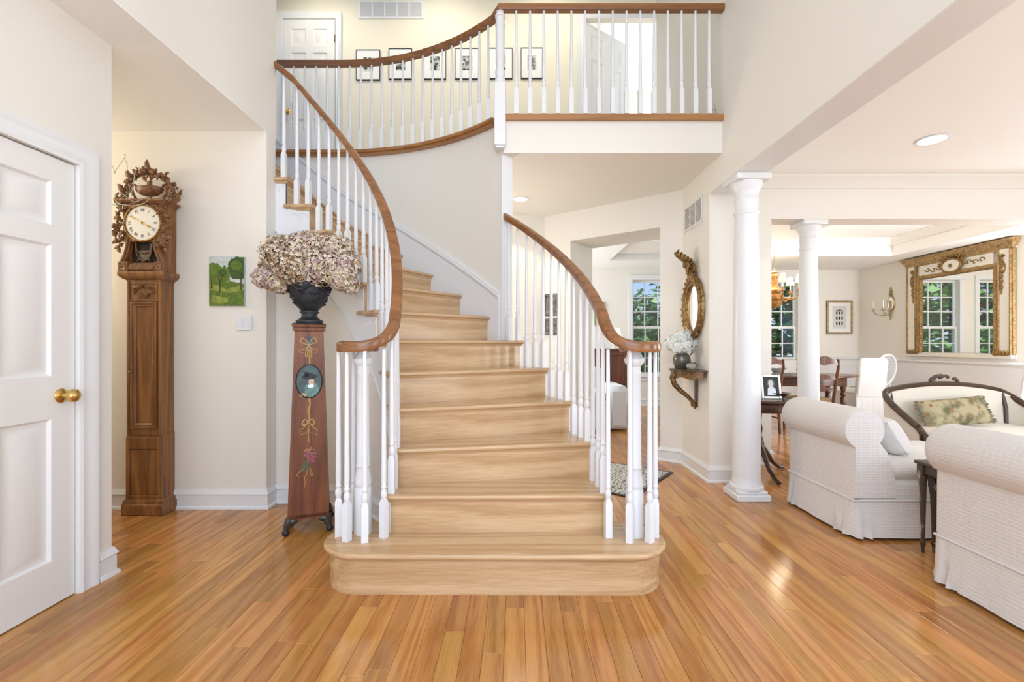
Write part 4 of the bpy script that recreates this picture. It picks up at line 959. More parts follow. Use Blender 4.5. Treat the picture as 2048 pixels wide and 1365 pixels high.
# ================================================================== UPSTAIRS HALL
UG = 'six small black framed photographs in a row upstairs'
names = ['leftmost small framed black and white photograph on the upstairs wall', 'second framed black and white photograph from the left upstairs', 'third framed black and white photograph from the left upstairs', 'fourth framed black and white photograph from the left upstairs', 'framed black and white photograph partly behind the balcony newel post', 'rightmost framed black and white photograph on the upstairs wall']
def photo_mat():
    m = bpy.data.materials.new('bw_photo'); m.use_nodes = True; N = m.node_tree.nodes; L = m.node_tree.links; b = N['Principled BSDF']; b.inputs['Roughness'].default_value = .25
    t = N.new('ShaderNodeTexCoord'); o = N.new('ShaderNodeObjectInfo'); v = N.new('ShaderNodeVectorMath'); v.operation = 'ADD'; L.new(t.outputs['Object'], v.inputs[0])
    k = N.new('ShaderNodeVectorMath'); k.operation = 'SCALE'; k.inputs['Scale'].default_value = 40; L.new(o.outputs['Location'], k.inputs[0]); L.new(k.outputs[0], v.inputs[1])
    n = N.new('ShaderNodeTexNoise'); n.inputs['Scale'].default_value = 22; n.inputs['Detail'].default_value = 3; L.new(v.outputs[0], n.inputs[0])
    r_ = N.new('ShaderNodeValToRGB'); L.new(n.outputs['Fac'], r_.inputs[0]); r_.color_ramp.elements[0].position = .42; r_.color_ramp.elements[0].color = (.015, .015, .015, 1); r_.color_ramp.elements[1].position = .6; r_.color_ramp.elements[1].color = (.6, .6, .58, 1); L.new(r_.outputs[0], b.inputs['Base Color']); MT['bw_photo'] = m
photo_mat(); mat('mat_board', (.82, .81, .77), .7)
for i, (a, b, c, d) in enumerate(((712, 760, 99.5, 160.5), (777.5, 824, 97, 159), (847, 892, 97, 159), (910, 958.5, 96.5, 158.5), (977.5, 1025, 96, 158), (1042, 1085, 95.5, 157.5))):
    p0, p1 = at(a, d, 5.585), at(b, c, 5.585); w_, h_ = (p1.x-p0.x)/2, (p1.z-p0.z)/2
    root = thing('framed_photograph', names[i], 'picture', ((p0.x+p1.x)/2, 5.598, (p0.z+p1.z)/2), 0, UG)
    f_ = MB(); t = .0055
    f_.box(-w_, -.02, -h_, -w_+t, 0, h_).box(w_-t, -.02, -h_, w_, 0, h_).box(-w_+t, -.02, -h_, w_-t, 0, -h_+t*1.5).box(-w_+t, -.02, h_-t, w_-t, 0, h_)
    f_.build('frame', MT['ink'], root); MB().box(-w_+t, -.012, -h_+t, w_-t, -.004, h_-t).build('mat', MT['mat_board'], root)
    MB().box(-w_*.38, -.0135, -h_*.48+.01, w_*.42, -.0125, h_*.50).build('print', MT['bw_photo'], root)
def grille(name, label, w_, h_, cols, n, loc, rz, m='trim', slat_t=.0035):
    root = thing(name, label, 'vent', loc, rz); t = .022
    fr = MB().box(-w_-t, -.008, -h_-t, -w_, 0, h_+t, .002).box(w_, -.008, -h_-t, w_+t, 0, h_+t, .002).box(-w_, -.008, h_, w_, 0, h_+t, .002).box(-w_, -.008, -h_-t, w_, 0, -h_, .002)
    for i in range(1, cols): fr.box(-w_+2*w_*i/cols-.008, -.008, -h_, -w_+2*w_*i/cols+.008, 0, h_)
    fr.build('frame', MT[m], root); MB().box(-w_, -.0015, -h_, w_, -.0005, h_).build('duct', MT['vent_dark'], root)
    for i in range(n):
        z = -h_+2*h_*(i+.5)/n; MB().box(-w_, -.0032, -slat_t, w_, .0032, slat_t, M=T(0, -.003, z, rx=-.55)).build('slat', MT[m], root)
    return root
mat('vent_dark', (.16, .155, .13), .7)
p0, p1 = at(719, 36, 5.6), at(845, 4, 5.6)
grille('return_vent', 'long louvred return air vent high on the upstairs wall', (p1.x-p0.x)/2-.01, (p1.z-p0.z)/2-.01, 5, 18, ((p0.x+p1.x)/2, 5.598, (p0.z+p1.z)/2), 0, slat_t=.0022)
mb = MB(); c = at(1431, 231, 3.86)
mb.tube([c, c+Vector((0, 0, .05)), c+Vector((-.012, 0, .07)), c+Vector((.004, 0, .082))], .002, 5).tube([c+Vector((0, 0, .045)), c+Vector((-.02, 0, .05)), c+Vector((-.028, 0, .03))], .0015, 5).lathe([(.012, -.012), (.012, -.008), (.002, -.006)], c=tuple(c), n=10)
tag(mb.build('wire_ornament', MT['dark_brass']), 'tiny bent wire ornament at the right end of the balcony', 'ornament')
# ================================================================== HALL BENEATH THE BALCONY
def downlight(x, y, z, label, r_=.075):
    root = thing('recessed_downlight', label, 'ceiling light', (x, y, z), 0, 'recessed ceiling lights')
    MB().lathe([(r_, 0), (r_+.018, 0), (r_+.018, -.004), (r_+.004, -.007), (r_, -.003), (r_-.008, .02)], n=32).build('trim_ring', MT['white'], root)
    MB().lathe([(.001, -.001), (r_*.97, -.001), (r_*.97, .0), (.001, .0)], n=32).build('lens', MT['lamp_glow'], root)
emis('lamp_glow', (1, .93, .82), 9)
downlight(X(1041, 5.0), 5.0, HC-.002, 'recessed round ceiling light in the hall below the balcony', .068)
downlight(3.377, 3.815, HL-.002, 'recessed round ceiling light in the living room ceiling', .09)
l = bpy.data.lights.new('hall_light', 'SPOT'); l.energy = 20; l.spot_size = R(120); l.color = (1, .9, .75); l.shadow_soft_size = .06
o = bpy.data.objects.new('hall_light', l); COL.objects.link(o); o.location = (X(1041, 5.0), 5.0, HC-.03)
l2 = l.copy(); o = bpy.data.objects.new('living_light', l2); COL.objects.link(o); o.location = (3.377, 3.815, HL-.03)
point_lamp('hall_fill_light', (-.75, 4.75, 1.5), 26, (1, .96, .90), .12)  # added fill hidden behind the stair wall, lifts the hall ceiling; no lamp stands there
point_lamp('passage_light', (-3.75, 2.75, 2.2), 18, (1, .88, .70), .08)
# wall vent beside the mirror
grille('wall_vent', 'white louvred vent high on the pier above the oval mirror', .205, .10, 3, 13, (1.67, 4.43, 2.415), -PI/2, 'vent_metal' if mat('vent_metal', (.72, .72, .71), .4) else '', .0026)
WX = 1.672
# ---- oval gilt mirror on the pier (local x to the right along the wall, -y into the room)
OM = thing('oval_mirror', 'oval gilt carved mirror with leafy crest above the console shelf', 'mirror', (WX-.004, 4.385, 1.535), -PI/2)
def oval(rx, rz, y, n=48, cz=0): return [(rx*math.cos(2*PI*i/n), y, cz+rz*math.sin(2*PI*i/n)) for i in range(n)]
MB().loft([oval(.165, .222, -.012), oval(.165, .222, -.008)]).build('mirror_glass', MT['mirror'], OM)
pf = [(0, -.0), (0, -.02), (.008, -.03), (.02, -.026), (.03, -.034), (.045, -.05), (.062, -.045), (.072, -.028), (.078, -.0)]
MB().loft([oval(.155+u, .212+u, v) for u, v in pf], caps=False).build('frame', MT['gilt'], OM)
rnd = random.Random(4); bd = MB()
for i in range(64):
    a = 2*PI*i/64; bd.ell((.169*math.cos(a), -.03, .226*math.sin(a)), (.007, .007, .007), 6, 5)
o = bd.build('bead_ring', MT['gilt_bright'], OM); o['kind'] = 'stuff'
GL = leaf_mesh().mesh('gilt_leaf', MT['gilt']); GF = flower_mesh().mesh('gilt_flower', MT['gilt'])
def gilt(me, x, y, z, s_, rot, parent, tilt=0, nm='leaf'):
    o = bpy.data.objects.new(nm, me); COL.objects.link(o); o.parent = parent; o.location = (x, y, z); o.rotation_euler = (tilt, rot, 0); o.scale = (s_, s_, s_); return o
for i in range(44):
    a = 2*PI*i/44+rnd.uniform(-.05, .05); gilt(GL if i % 3 else GF, .222*math.cos(a), -.03, .279*math.sin(a), .05 if i % 3 else .03, -a+rnd.uniform(-.9, .9), OM, rnd.uniform(-.3, .3))
for i in range(18):
    t = rnd.random(); gilt(GL, rnd.uniform(-.13, .13)*(1-t*.6), -.035-.04*rnd.random(), .29+.12*t, rnd.uniform(.055, .08), -PI/2+rnd.uniform(-.9, .9), OM, rnd.uniform(-.5, .2))
for i in range(10): gilt(GL, rnd.uniform(-.08, .08), -.035, -.27-.06*rnd.random(), .05, PI/2+rnd.uniform(-.7, .7), OM)
MB().ell((0, -.03, .31), (.085, .035, .07), 10, 8).ell((0, -.045, .37), (.06, .035, .06), 10, 8).tube([(0, -.02, .36), (-.01, -.05, .42), (-.0, -.10, .46), (.0, -.165, .50), (.0, -.19, .515)], [.045, .04, .034, .026, .010], 8).build('crest', MT['gilt'], OM)
for i in range(9): t = i/8; gilt(GL, (-1)**i*.018, -.04-.12*t, .40+.09*t, .06, -PI/2+(-1)**i*.6, OM, -.6)
# ---- console bracket shelf
CB = thing('console_shelf', 'small carved gilt console shelf on a scrolled leg below the oval mirror', 'shelf', (WX-.002, 4.345, .965), -PI/2)
wood('console_wood', (.13, .065, .028), (.06, .03, .014), .35, 'X', 1.0); mat('console_gilt', (.30, .16, .055), .36, .4, col2=(.09, .045, .02), scale=(35, 35, 35), bump=.3, bscale=60)
def demi(r_x, r_y, n=26): return [(r_x*math.cos(PI+PI*i/n), r_y*math.sin(PI+PI*i/n)*(1+.04*math.cos(6*PI*i/n))) for i in range(n+1)]
sh_ = demi(.255, .235)
MB().prism(sh_, -.012, .0).prism(offset(sh_[::1], -.012) if False else [(x*.97, y*.97) for x, y in sh_], -.02, -.012).build('top', MT['console_wood'], CB)
rg = []
for i, (x, y) in enumerate(sh_):
    t = i/(len(sh_)-1); d = .045+.022*abs(math.sin(t*PI*3))**1.5; k = .92
    rg.append([(x*k, y*k, -.02), (x*k, y*k, -.02-d), (x*k*.93, y*k*.9, -.02-d), (x*k*.93, y*k*.9, -.02)])
MB().loft(rg).build('apron', MT['console_gilt'], CB)
MB().tube([(0, -.205, -.03), (0, -.225, -.08), (0, -.205, -.14), (0, -.15, -.20), (0, -.085, -.25), (0, -.04, -.30), (0, -.018, -.345), (0, -.014, -.37)], [.030, .028, .025, .022, .019, .018, .017, .006], 10).tube([(0, -.02, -.335), (0, -.045, -.335), (0, -.05, -.315), (0, -.036, -.31)], [.014, .013, .010, .006], 8).build('leg', MT['console_gilt'], CB)
MB().box(-.03, -.012, -.35, .03, 0, -.02, .004).build('back_plate', MT['console_wood'], CB)
# ---- glass jug with white hydrangeas
mat('smoke_glass', (.085, .078, .055), .06, 0, spec=.8, coat=.6)
mat('cane_white', (.6, .66, .5), .8)
VC = Vector((1.535, 4.36, .965))
VS = thing('glass_jug', 'smoky glass jug with white hydrangeas on the console shelf', 'vase', VC)
MB().lathe([(.001, .0), (.05, 0), (.056, .006), (.074, .05), (.080, .085), (.074, .12), (.052, .15), (.048, .16), (.060, .175), (.064, .182), (.056, .18), (.044, .162), (.001, .155)], n=32).build('body', MT['smoke_glass'], VS)
MB().tube([(.05, -.02, .17), (.085, -.03, .172), (.088, -.03, .15), (.07, -.025, .13)], .006, 6).build('handle', MT['smoke_glass'], VS)
for i, (px_, py_, rr, dy) in enumerate(((1345, 687, 15, .0), (1364, 678, 17, -.03), (1383, 688, 15, .02), (1370, 692, 16, -.06), (1355, 694, 14, -.05), (1372, 676, 16, .06))):
    y = 4.36+dy; c = at(px_, py_, y)
    hydrangea(c, rr*y/F, (VC.x+(c.x-VC.x)*.25, VC.y+dy*.2, VC.z+.13), ['leftmost white hydrangea head in the glass jug', 'white hydrangea head at the top front of the glass jug', 'rightmost white hydrangea head in the glass jug', 'white hydrangea head low in front of the glass jug opening', 'greenish white hydrangea head low left in the glass jug', 'white hydrangea head behind the others in the glass jug'][i], 'white hydrangeas in the jug', 'hydrangea_white', 60+i, 240, .0125, .78, .2, .95, 'cane_white')
mat('celadon', (.50, .50, .38), .3, var=.4, scale=(20, 20, 20))
G = thing('ornamental_gourd', 'pale green ornamental gourd with dark stem beside the glass jug', 'ornament', (1.575, 4.225, .965))
MB().lathe([(.001, 0), (.02, .002), (.036, .018), (.040, .032), (.034, .048), (.018, .058), (.001, .06)], n=20, sx=1.15).build('body', MT['celadon'], G)
MB().tube([(0, 0, .055), (-.006, 0, .075), (-.008, 0, .10)], [.004, .003, .002], 6).build('stem', MT['ink'], G)
MB().tube([(0, 0, .058), (.03, 0, .064), (.045, -.005, .05), (.05, -.005, .03)], [.003, .004, .004, .002], 6).build('leaf', MT['ink'], G)
# ---- carved dark plaques on the diagonal wall
mat('plaque', (.075, .07, .065), .45, 0, col2=(.20, .19, .175), scale=(24, 24, 24), bump=.6, bscale=40)
dgr = math.atan2(.604, -.797)
for z0, z1, lb in ((1.535, 1.80, 'upper of two dark carved plaques seen through the stair balusters'), (1.31, 1.505, 'lower of two dark carved plaques seen through the stair balusters')):
    root = thing('carved_plaque', lb, 'plaque', DG @ Vector((1.545, .004, (z0+z1)/2)), dgr+PI, 'dark plaques on the diagonal wall'); w_, h_ = .105, (z1-z0)/2
    MB().box(-w_, -.03, -h_, w_, 0, h_, .004).build('board', MT['plaque'], root)
    frame_ring(-w_+.01, w_-.01, -h_+.01, h_-.01, [(0, -.03), (.004, -.04), (.018, -.04), (.024, -.03)]).build('frame', MT['plaque'], root)
    mb = MB(); rr = random.Random(int(z0*100))
    for _ in range(14): mb.ell((rr.uniform(-.06, .06), -.03, rr.uniform(-h_*.6, h_*.6)), (rr.uniform(.01, .025), .008, rr.uniform(.01, .03)), 7, 5)
    mb.build('relief', MT['plaque'], root)
root = thing('framed_picture', 'dark framed picture glimpsed behind the stair wall end in the hall', 'picture', pB+(pA-pB)*.575+nv*-.004+Vector((0, 0, 1.46)), math.atan2(-dv.y, -dv.x))
MB().box(-.2, -.03, -.31, .2, 0, .31, .004).build('backing', MT['paint_brown'], root); frame_ring(-.2, .2, -.31, .31, [(0, -.0), (0, -.04), (.03, -.045), (.04, -.03), (.04, 0)]).build('frame', MT['ink'], root)
# ---- hall rug
def rug_mat():
    m = bpy.data.materials.new('rug'); m.use_nodes = True; N = m.node_tree.nodes; L = m.node_tree.links; b = N['Principled BSDF']; b.inputs['Roughness'].default_value = .95
    t = N.new('ShaderNodeTexCoord'); w_ = N.new('ShaderNodeTexWave'); w_.inputs['Scale'].default_value = 9; w_.inputs['Distortion'].default_value = 9; w_.inputs['Detail'].default_value = 2; w_.inputs['Detail Scale'].default_value = 2; L.new(t.outputs['Object'], w_.inputs[0])
    r_ = N.new('ShaderNodeValToRGB'); L.new(w_.outputs['Fac'], r_.inputs[0]); r_.color_ramp.elements[0].color = (.16, .16, .16, 1); r_.color_ramp.elements[1].color = (.62, .60, .56, 1); r_.color_ramp.elements[0].position = .1; r_.color_ramp.elements[1].position = .5; L.new(r_.outputs[0], b.inputs['Base Color']); MT['rug'] = m
rug_mat()
RG = thing('hall_rug', 'grey and white patterned rug with dark border on the hall floor', 'rug', (1.461, 4.361, 0), math.atan2(.604, -.797))
MB().box(0, 0, .001, 1.45, .92, .008, .003).build('border', MT['ink'], RG); MB().box(.03, .03, .002, 1.42, .89, .0105, .003).build('pile', MT['rug'], RG)
# ================================================================== FAMILY ROOM BEYOND THE PASSAGE
wood('mahogany', (.20, .065, .032), (.11, .034, .018), .35, 'Z', 1.0)
CA = thing('cabinet', 'reddish brown wooden cabinet beyond the hall passage', 'cabinet', (1.46, 7.45, 0))
MB().box(-.30, .0, .06, .30, .45, 1.10).build('carcass', MT['mahogany'], CA)
MB().box(-.32, -.02, 1.10, .32, .46, 1.13, .006).build('top', MT['mahogany'], CA); MB().box(-.31, -.01, 0, .31, .45, .06, .004).build('base', MT['mahogany'], CA)
for s_ in (-1, 1):
    d = MB().box(s_*.005, -.018, .08, s_*.293, 0, 1.08, .003).build('door', MT['mahogany'], CA); frame_ring(min(s_*.04, s_*.26), max(s_*.04, s_*.26), .13, 1.03, [(0, -.018), (.006, -.026), (.016, -.018)]).build('door_moulding', MT['mahogany'], d)
    MB().ell((s_*.025, -.025, .6), (.009, .009, .009), 8, 6).build('knob', MT['dark_brass'], d)
LP_ = thing('table_lamp', 'white shaded table lamp on the reddish brown cabinet', 'lamp', (1.60, 7.65, 1.13))
MB().lathe([(.06, 0), (.06, .01), (.02, .02), (.035, .06), (.04, .10), (.012, .15), (.008, .20)], n=18).build('base', MT['white'], LP_); MB().lathe([(.12, .16), (.085, .33)], n=24).build('shade', MT['shade'] if 'shade' in MT else emis('shade', (1, .93, .80), .9), LP_)
mat('slip', (.70, .70, .695), .85, sheen=.3)
SF = thing('slipcovered_sofa', 'white slipcovered sofa end beyond the hall passage', 'sofa', (.75, 6.42, 0))
MB().box(-.85, .02, .03, .80, .9, .42, .03).build('base', MT['slip'], SF); MB().box(.50, .0, .02, .82, .92, .62, .07).build('arm', MT['slip'], SF); MB().box(-.85, .66, .3, .6, .92, .85, .08).build('backrest', MT['slip'], SF); MB().box(-.83, .03, .40, .5, .7, .54, .05).build('seat_cushion', MT['slip'], SF)
TV = thing('television', 'black television standing left of the reddish cabinet in the far room', 'television', (.98, 7.9, 0))
MB().box(-.16, -.1, .0, .16, .25, .5, .01).build('stand', MT['ink'], TV); MB().box(-.34, -.02, .55, .17, .03, 1.45, .008).build('screen', MT['glass_dark'], TV); MB().box(-.03, 0, .5, .03, .02, .56).build('neck', MT['ink'], TV)
root = thing('framed_picture', 'gold framed picture on the far wall just above the right stair handrail', 'picture', (1.56, YB-.004, 1.80)); MB().box(-.16, -.02, -.22, .16, 0, .22).build('print', MT['green_c'], root); frame_ring(-.17, .17, -.23, .23, [(0, 0), (0, -.03), (.02, -.035), (.03, -.02), (.03, 0)]).build('frame', MT['gilt_bright'], root)
# ================================================================== DINING ROOM
# ---- gilt trumeau mirror on the right wall; local x along the wall, -y into the room
GM = thing('gilt_mirror', 'large cream and gilt framed wall mirror with carved frieze in the dining room', 'mirror', (6.716, 7.17, 1.0), -PI/2)
mat('cream_paint', (.80, .77, .69), .45)
w2, h2 = .87, 1.63; pw = .27; zt = 1.26
MB().box(-w2, -.012, 0, w2, 0, h2).build('backing', MT['cream_paint'], GM)
MB().box(-w2+pw, -.020, .07, w2-pw, -.012, zt).build('mirror_glass', MT['mirror'], GM)
mb = MB()
for s_ in (-1, 1): mb.box(s_*(w2-.035), -.05, .05, s_*(w2-pw+.075), -.012, 1.50)
mb.box(-w2+.02, -.055, .0, w2-.02, -.012, .06, .004).box(-w2+pw-.0, -.045, zt+.06, w2-pw, -.012, 1.50)
mb.build('panel_field', MT['cream_paint'], GM)
mb = MB()
for s_ in (-1, 1):
    for x in (w2-.035, w2-pw+.075): mb.box(s_*x-.014, -.064, .05, s_*x+.014, -.012, 1.50, .005)
    mb.box(s_*w2, -.05, .05, s_*(w2-.02), 0, 1.5, .004)
mb.box(-w2+pw-.05, -.058, zt+.045, w2-pw+.05, -.03, zt+.065, .004).box(-w2+pw-.05, -.058, 1.485, w2-pw+.05, -.03, 1.51, .004)
mb.build('gilt_fillets', MT['gilt_bright'], GM)
pf = [(0, 0), (0, -.03), (.015, -.045), (.03, -.05), (.045, -.045), (.06, -.03), (.06, 0)]
def rframe(x0, x1, z0, z1, prof):
    def ring(cx, cz, dx, dz): return [(cx+dx*u, -.012+v, cz+dz*u) for u, v in prof]
    return MB().loft([ring(x0, z0, -1, -1), ring(x0, z1, -1, 1), ring(x1, z1, 1, 1), ring(x1, z0, 1, -1)])
fr = rframe(-w2+pw, w2-pw, .07, zt, pf).build('rope_moulding', MT['gilt'], GM)
mb = MB(); xa, xb = -w2+pw-.03, w2-pw+.03
for i in range(46):
    x = xa+(xb-xa)*i/45; mb.ell((0, 0, 0), (.032, .012, .011), 6, 5, M=T(x, -.058, zt+.03, ry=-.7))
for x in (xa, xb):
    for i in range(48): mb.ell((0, 0, 0), (.032, .012, .011), 6, 5, M=T(x, -.058, .08+(zt-.06)*i/47, ry=-.7))
o = mb.build('rope_twist', MT['gilt_bright'], fr); o['kind'] = 'stuff'
MB().loft([[(-w2-x, -y, z), (w2+x, -y, z), (w2+x, 0, z), (-w2-x, 0, z)] for x, y, z in ((-.01, .05, 1.50), (.0, .06, 1.515), (.005, .065, 1.54), (.02, .085, 1.56), (.04, .105, 1.60), (.05, .115, 1.615), (.05, .115, 1.63))]).build('cornice', MT['gilt_bright'], GM)
md = MB().loft([[(.15*k*math.cos(2*PI*i/32), y, 1.40+.10*k*math.sin(2*PI*i/32)) for i in range(32)] for k, y in ((1, -.05), (1, -.075), (.95, -.085), (.1, -.09))]).build('medallion', MT['cream_paint'], GM)
MB().tube([(.155*math.cos(2*PI*i/36), -.08, 1.40+.105*math.sin(2*PI*i/36)) for i in range(36)], .018, 7, loop=True).build('medallion_wreath', MT['gilt'], md)
gilt(GF, 0, -.09, 1.40, .05, 0, md, nm='rosette')
for i in range(12):
    a = PI*i/11; gilt(GL, .17*math.cos(a), -.075, 1.41+.12*math.sin(a), .07, -a+rnd.uniform(-.5, .5), md)
for s_ in (-1, 1):
    for k in range(3):
        cx = s_*(.24+.10*k); MB().tube([(cx+s_*(.05-.0045*i)*math.cos(i*.55*s_), -.05, 1.40+(-1)**k*.008+(.045-.004*i)*math.sin(i*.55*s_)) for i in range(11)], [.008]*10+[.004], 6).build('scroll', MT['gilt'], GM)
    xc = s_*(w2-.152)
    for k in range(13):
        z = 1.43-.036*k; gilt(GL, xc+(-1)**k*.022, -.052, z, .062, PI/2+(-1)**k*.8, GM, nm='husk_leaf')
    MB().tube([(xc+.05*math.cos(2*PI*i/20), -.054, 1.25+.085*math.sin(2*PI*i/20)) for i in range(20)], .009, 6, loop=True).build('husk_wreath', MT['gilt'], GM)
    for q in (-1, 1): MB().tube([(xc, -.055, 1.40), (xc+q*.03, -.06, 1.425), (xc+q*.05, -.06, 1.41), (xc+q*.03, -.055, 1.395), (xc, -.055, 1.40)], .008, 6).build('bow_loop', MT['gilt'], GM)
    MB().tube([(xc, -.054, 1.0), (xc, -.054, .95), (xc, -.052, .88)], [.006, .016, .006], 6).build('tassel', MT['gilt'], GM)
    for k in range(5): gilt(GL, xc+(k-2)*.045, -.062, .045, .075, -PI/2, GM, nm='foot_leaf')
# ---- sconce
SC = thing('wall_sconce', 'brass candle sconce with oval mirror backplate left of the gilt mirror', 'sconce', (6.716, 8.41, 1.93), -PI/2)
mat('old_brass', (.42, .34, .18), .3, .8)
MB().loft([[(.085*k*math.cos(2*PI*i/28), y, .0+.14*k*math.sin(2*PI*i/28)) for i in range(28)] for k, y in ((1, 0), (1, -.012), (.9, -.018), (.82, -.010))]).build('backplate', MT['old_brass'], SC)
MB().loft([[(.068*math.cos(2*PI*i/28), y, .115*math.sin(2*PI*i/28)) for i in range(28)] for y in (-.012, -.015)]).build('mirror_plate', MT['mirror'], SC)
MB().lathe([(.02, .14), (.035, .16), (.02, .19), (.028, .21), (.014, .24), (.018, .26), (.004, .30), (.001, .305)], c=(0, -.012, 0), n=12).build('finial', MT['old_brass'], SC)
MB().lathe([(.001, -.30), (.014, -.285), (.008, -.26), (.02, -.23), (.01, -.20), (.024, -.16), (.03, -.13)], c=(0, -.02, 0), n=12).build('drop', MT['old_brass'], SC)
for s_ in (-1, 1):
    MB().tube([(0, -.02, -.19), (s_*.05, -.10, -.215), (s_*.10, -.20, -.19), (s_*.115, -.235, -.13)], .007, 6).build('arm', MT['old_brass'], SC)
    MB().lathe([(.004, -.13), (.04, -.125), (.042, -.12), (.012, -.115), (.016, -.08), (.016, -.075)], c=(s_*.115, -.235, 0), n=14).build('drip_pan', MT['old_brass'], SC)
    MB().lathe([(.010, -.09), (.010, .02), (.004, .04), (.001, .055)], c=(s_*.115, -.235, 0), n=10).build('candle', MT['dial'], SC)
# ---- print on the rear wall
root = thing('framed_print', 'gold framed architectural print on the dining room rear wall', 'picture', (6.32, YB-.004, 1.725)); w_, h_ = .25, .325
MB().box(-w_, -.012, -h_, w_, 0, h_).build('mat', MT['mat_board'], root); frame_ring(-w_, w_, -h_, h_, [(0, 0), (0, -.03), (.01, -.036), (.026, -.03), (.032, -.014), (.032, 0)]).build('frame', MT['gilt_bright'], root)
mat('print_grey', (.62, .62, .60), .7)
MB().box(-.135, -.0135, -.22, .135, -.0125, .22).build('print_sheet', MT['print_grey'], root)
mb = MB().add([(-.09, -.015, .125), (.09, -.015, .125), (0, -.015, .16), (-.09, -.014, .125), (.09, -.014, .125), (0, -.014, .16)], [(0, 1, 2), (3, 4, 5), (0, 1, 4, 3), (1, 2, 5, 4), (2, 0, 3, 5)]).box(-.09, -.015, -.17, .09, -.0145, -.165).box(-.09, -.015, -.01, .09, -.0145, -.006)
mb.build('printed_pediment', MT['vent_dark'], root)
for r_ in range(3):
    for c_ in range(3): MB().box(-.068+.052*c_, -.0152, -.15+.105*r_, -.040+.052*c_, -.0145, -.085+.105*r_-.01*(r_ == 2)).build('printed_window', MT['ink'], root)
# ---- chandelier
CH = thing('chandelier', 'gilt wooden chandelier with shaded candle arms hanging in the dining room', 'chandelier', (4.03, 7.33, 2.93))
mat('gold_wood', (.52, .27, .075), .35, .25, col2=(.32, .15, .04), scale=(20, 20, 20)); emis('candle_shade', (1, .84, .58), .42)
MB().lathe([(.19, -.0), (.19, -.012), (.17, -.02), (.15, -.012), (.10, -.022), (.07, -.012)], n=36).build('ceiling_medallion', MT['trim'], CH)
MB().lathe([(.055, -.02), (.058, -.03), (.04, -.05), (.012, -.06)], n=20).build('canopy', MT['old_brass'], CH)
for i in range(13):
    z = -.075-.041*i; MB().tube([(.009*math.cos(2*PI*k/10)*(i % 2), .009*math.cos(2*PI*k/10)*(1-i % 2), z+.023*math.sin(2*PI*k/10)) for k in range(10)], .0028, 5, loop=True).build('chain_link', MT['dark_brass'], CH)
mb = MB().lathe([(.02, -.60), (.05, -.61), (.035, -.64), (.05, -.66), (.05, -.70), (.04, -.72), (.055, -.80), (.075, -.86), (.10, -.885), (.10, -.915), (.07, -.93), (.085, -.955), (.125, -.97), (.135, -.99), (.135, -1.03), (.115, -1.045), (.095, -1.055), (.105, -1.075), (.11, -1.10), (.09, -1.13), (.05, -1.155), (.02, -1.17), (.02, -1.18), (.001, -1.19)], n=12)
mb.build('body', MT['gold_wood'], CH)
for k in range(6):
    a = k*PI/3+.35; M = Matrix.Rotation(a, 4, 'Z')
    ar = MB().tube([(.11, 0, -1.01), (.17, 0, -1.04), (.24, 0, -1.05), (.30, 0, -1.02), (.33, 0, -.96), (.335, 0, -.93)], [.018, .014, .012, .012, .012, .010], 7, M=M).build('arm', MT['gold_wood'], CH)
    MB().lathe([(.008, -.935), (.034, -.93), (.036, -.92), (.014, -.915), (.018, -.88), (.012, -.875)], c=(.335, 0, 0), n=12, M=M).build('candle_cup', MT['gold_wood'], ar)
    MB().lathe([(.011, -.88), (.011, -.76)], c=(.335, 0, 0), n=8, M=M).build('candle', MT['dial'], ar)
    MB().lathe([(.062, -.80), (.03, -.67)], c=(.335, 0, 0), n=14, M=M).build('shade', MT['candle_shade'], ar)
point_lamp('chandelier_light', (4.03, 7.33, 2.35), 24, (1, .85, .62), .2)
# ---- dining table
wood('walnut', (.135, .055, .026), (.07, .028, .014), .22, 'X', 1.0)
TB = thing('dining_table', 'oval walnut dining table beneath the chandelier', 'table', (4.10, 6.98, 0))
MB().loft([[(.95*k*math.cos(2*PI*i/48), .45*k*math.sin(2*PI*i/48), z) for i in range(48)] for k, z in ((.985, .722), (1, .73), (1, .742), (.99, .75))]).build('tabletop', MT['walnut'], TB)
MB().loft([[(.76*k*math.cos(2*PI*i/40)*(1 if 1 else 0), .34*k*math.sin(2*PI*i/40), z) for i in range(40)] for k, z in ((1, .60), (1, .722))], caps=False).build('apron', MT['walnut'], TB)
for x in (-.64, .64):
    for y in (-.17, .17): MB().box(x-.035, y-.035, .58, x+.035, y+.035, .722, .004).lathe([(.02, 0), (.028, .02), (.022, .08), (.03, .30), (.036, .42), (.024, .44), (.038, .46), (.038, .48), (.026, .50), (.034, .54), (.034, .58)], c=(x, y, 0), n=14).build('leg', MT['walnut'], TB)
mat('crystal', (.75, .77, .77), .05, 0, spec=.8, trans=.6)
cd = MB().lathe([(.04, 0), (.04, .008), (.012, .02), (.018, .06), (.008, .10), (.014, .16), (.008, .2), (.022, .22), (.018, .235), (.010, .235), (.010, .30), (.002, .31)], n=14).build('candlestick', MT['crystal']); cd.location = (4.25, 7.1, .75); tag(cd, 'clear glass candlestick on the dining table', 'candlestick')
bw_ = MB().lathe([(.05, 0), (.04, .01), (.05, .03), (.10, .07), (.13, .10), (.125, .10), (.09, .07), (.02, .03)], n=20).build('bowl', MT['crystal']); bw_.location = (3.86, 6.95, .75); tag(bw_, 'clear glass bowl on the dining table left of the candlestick', 'bowl')
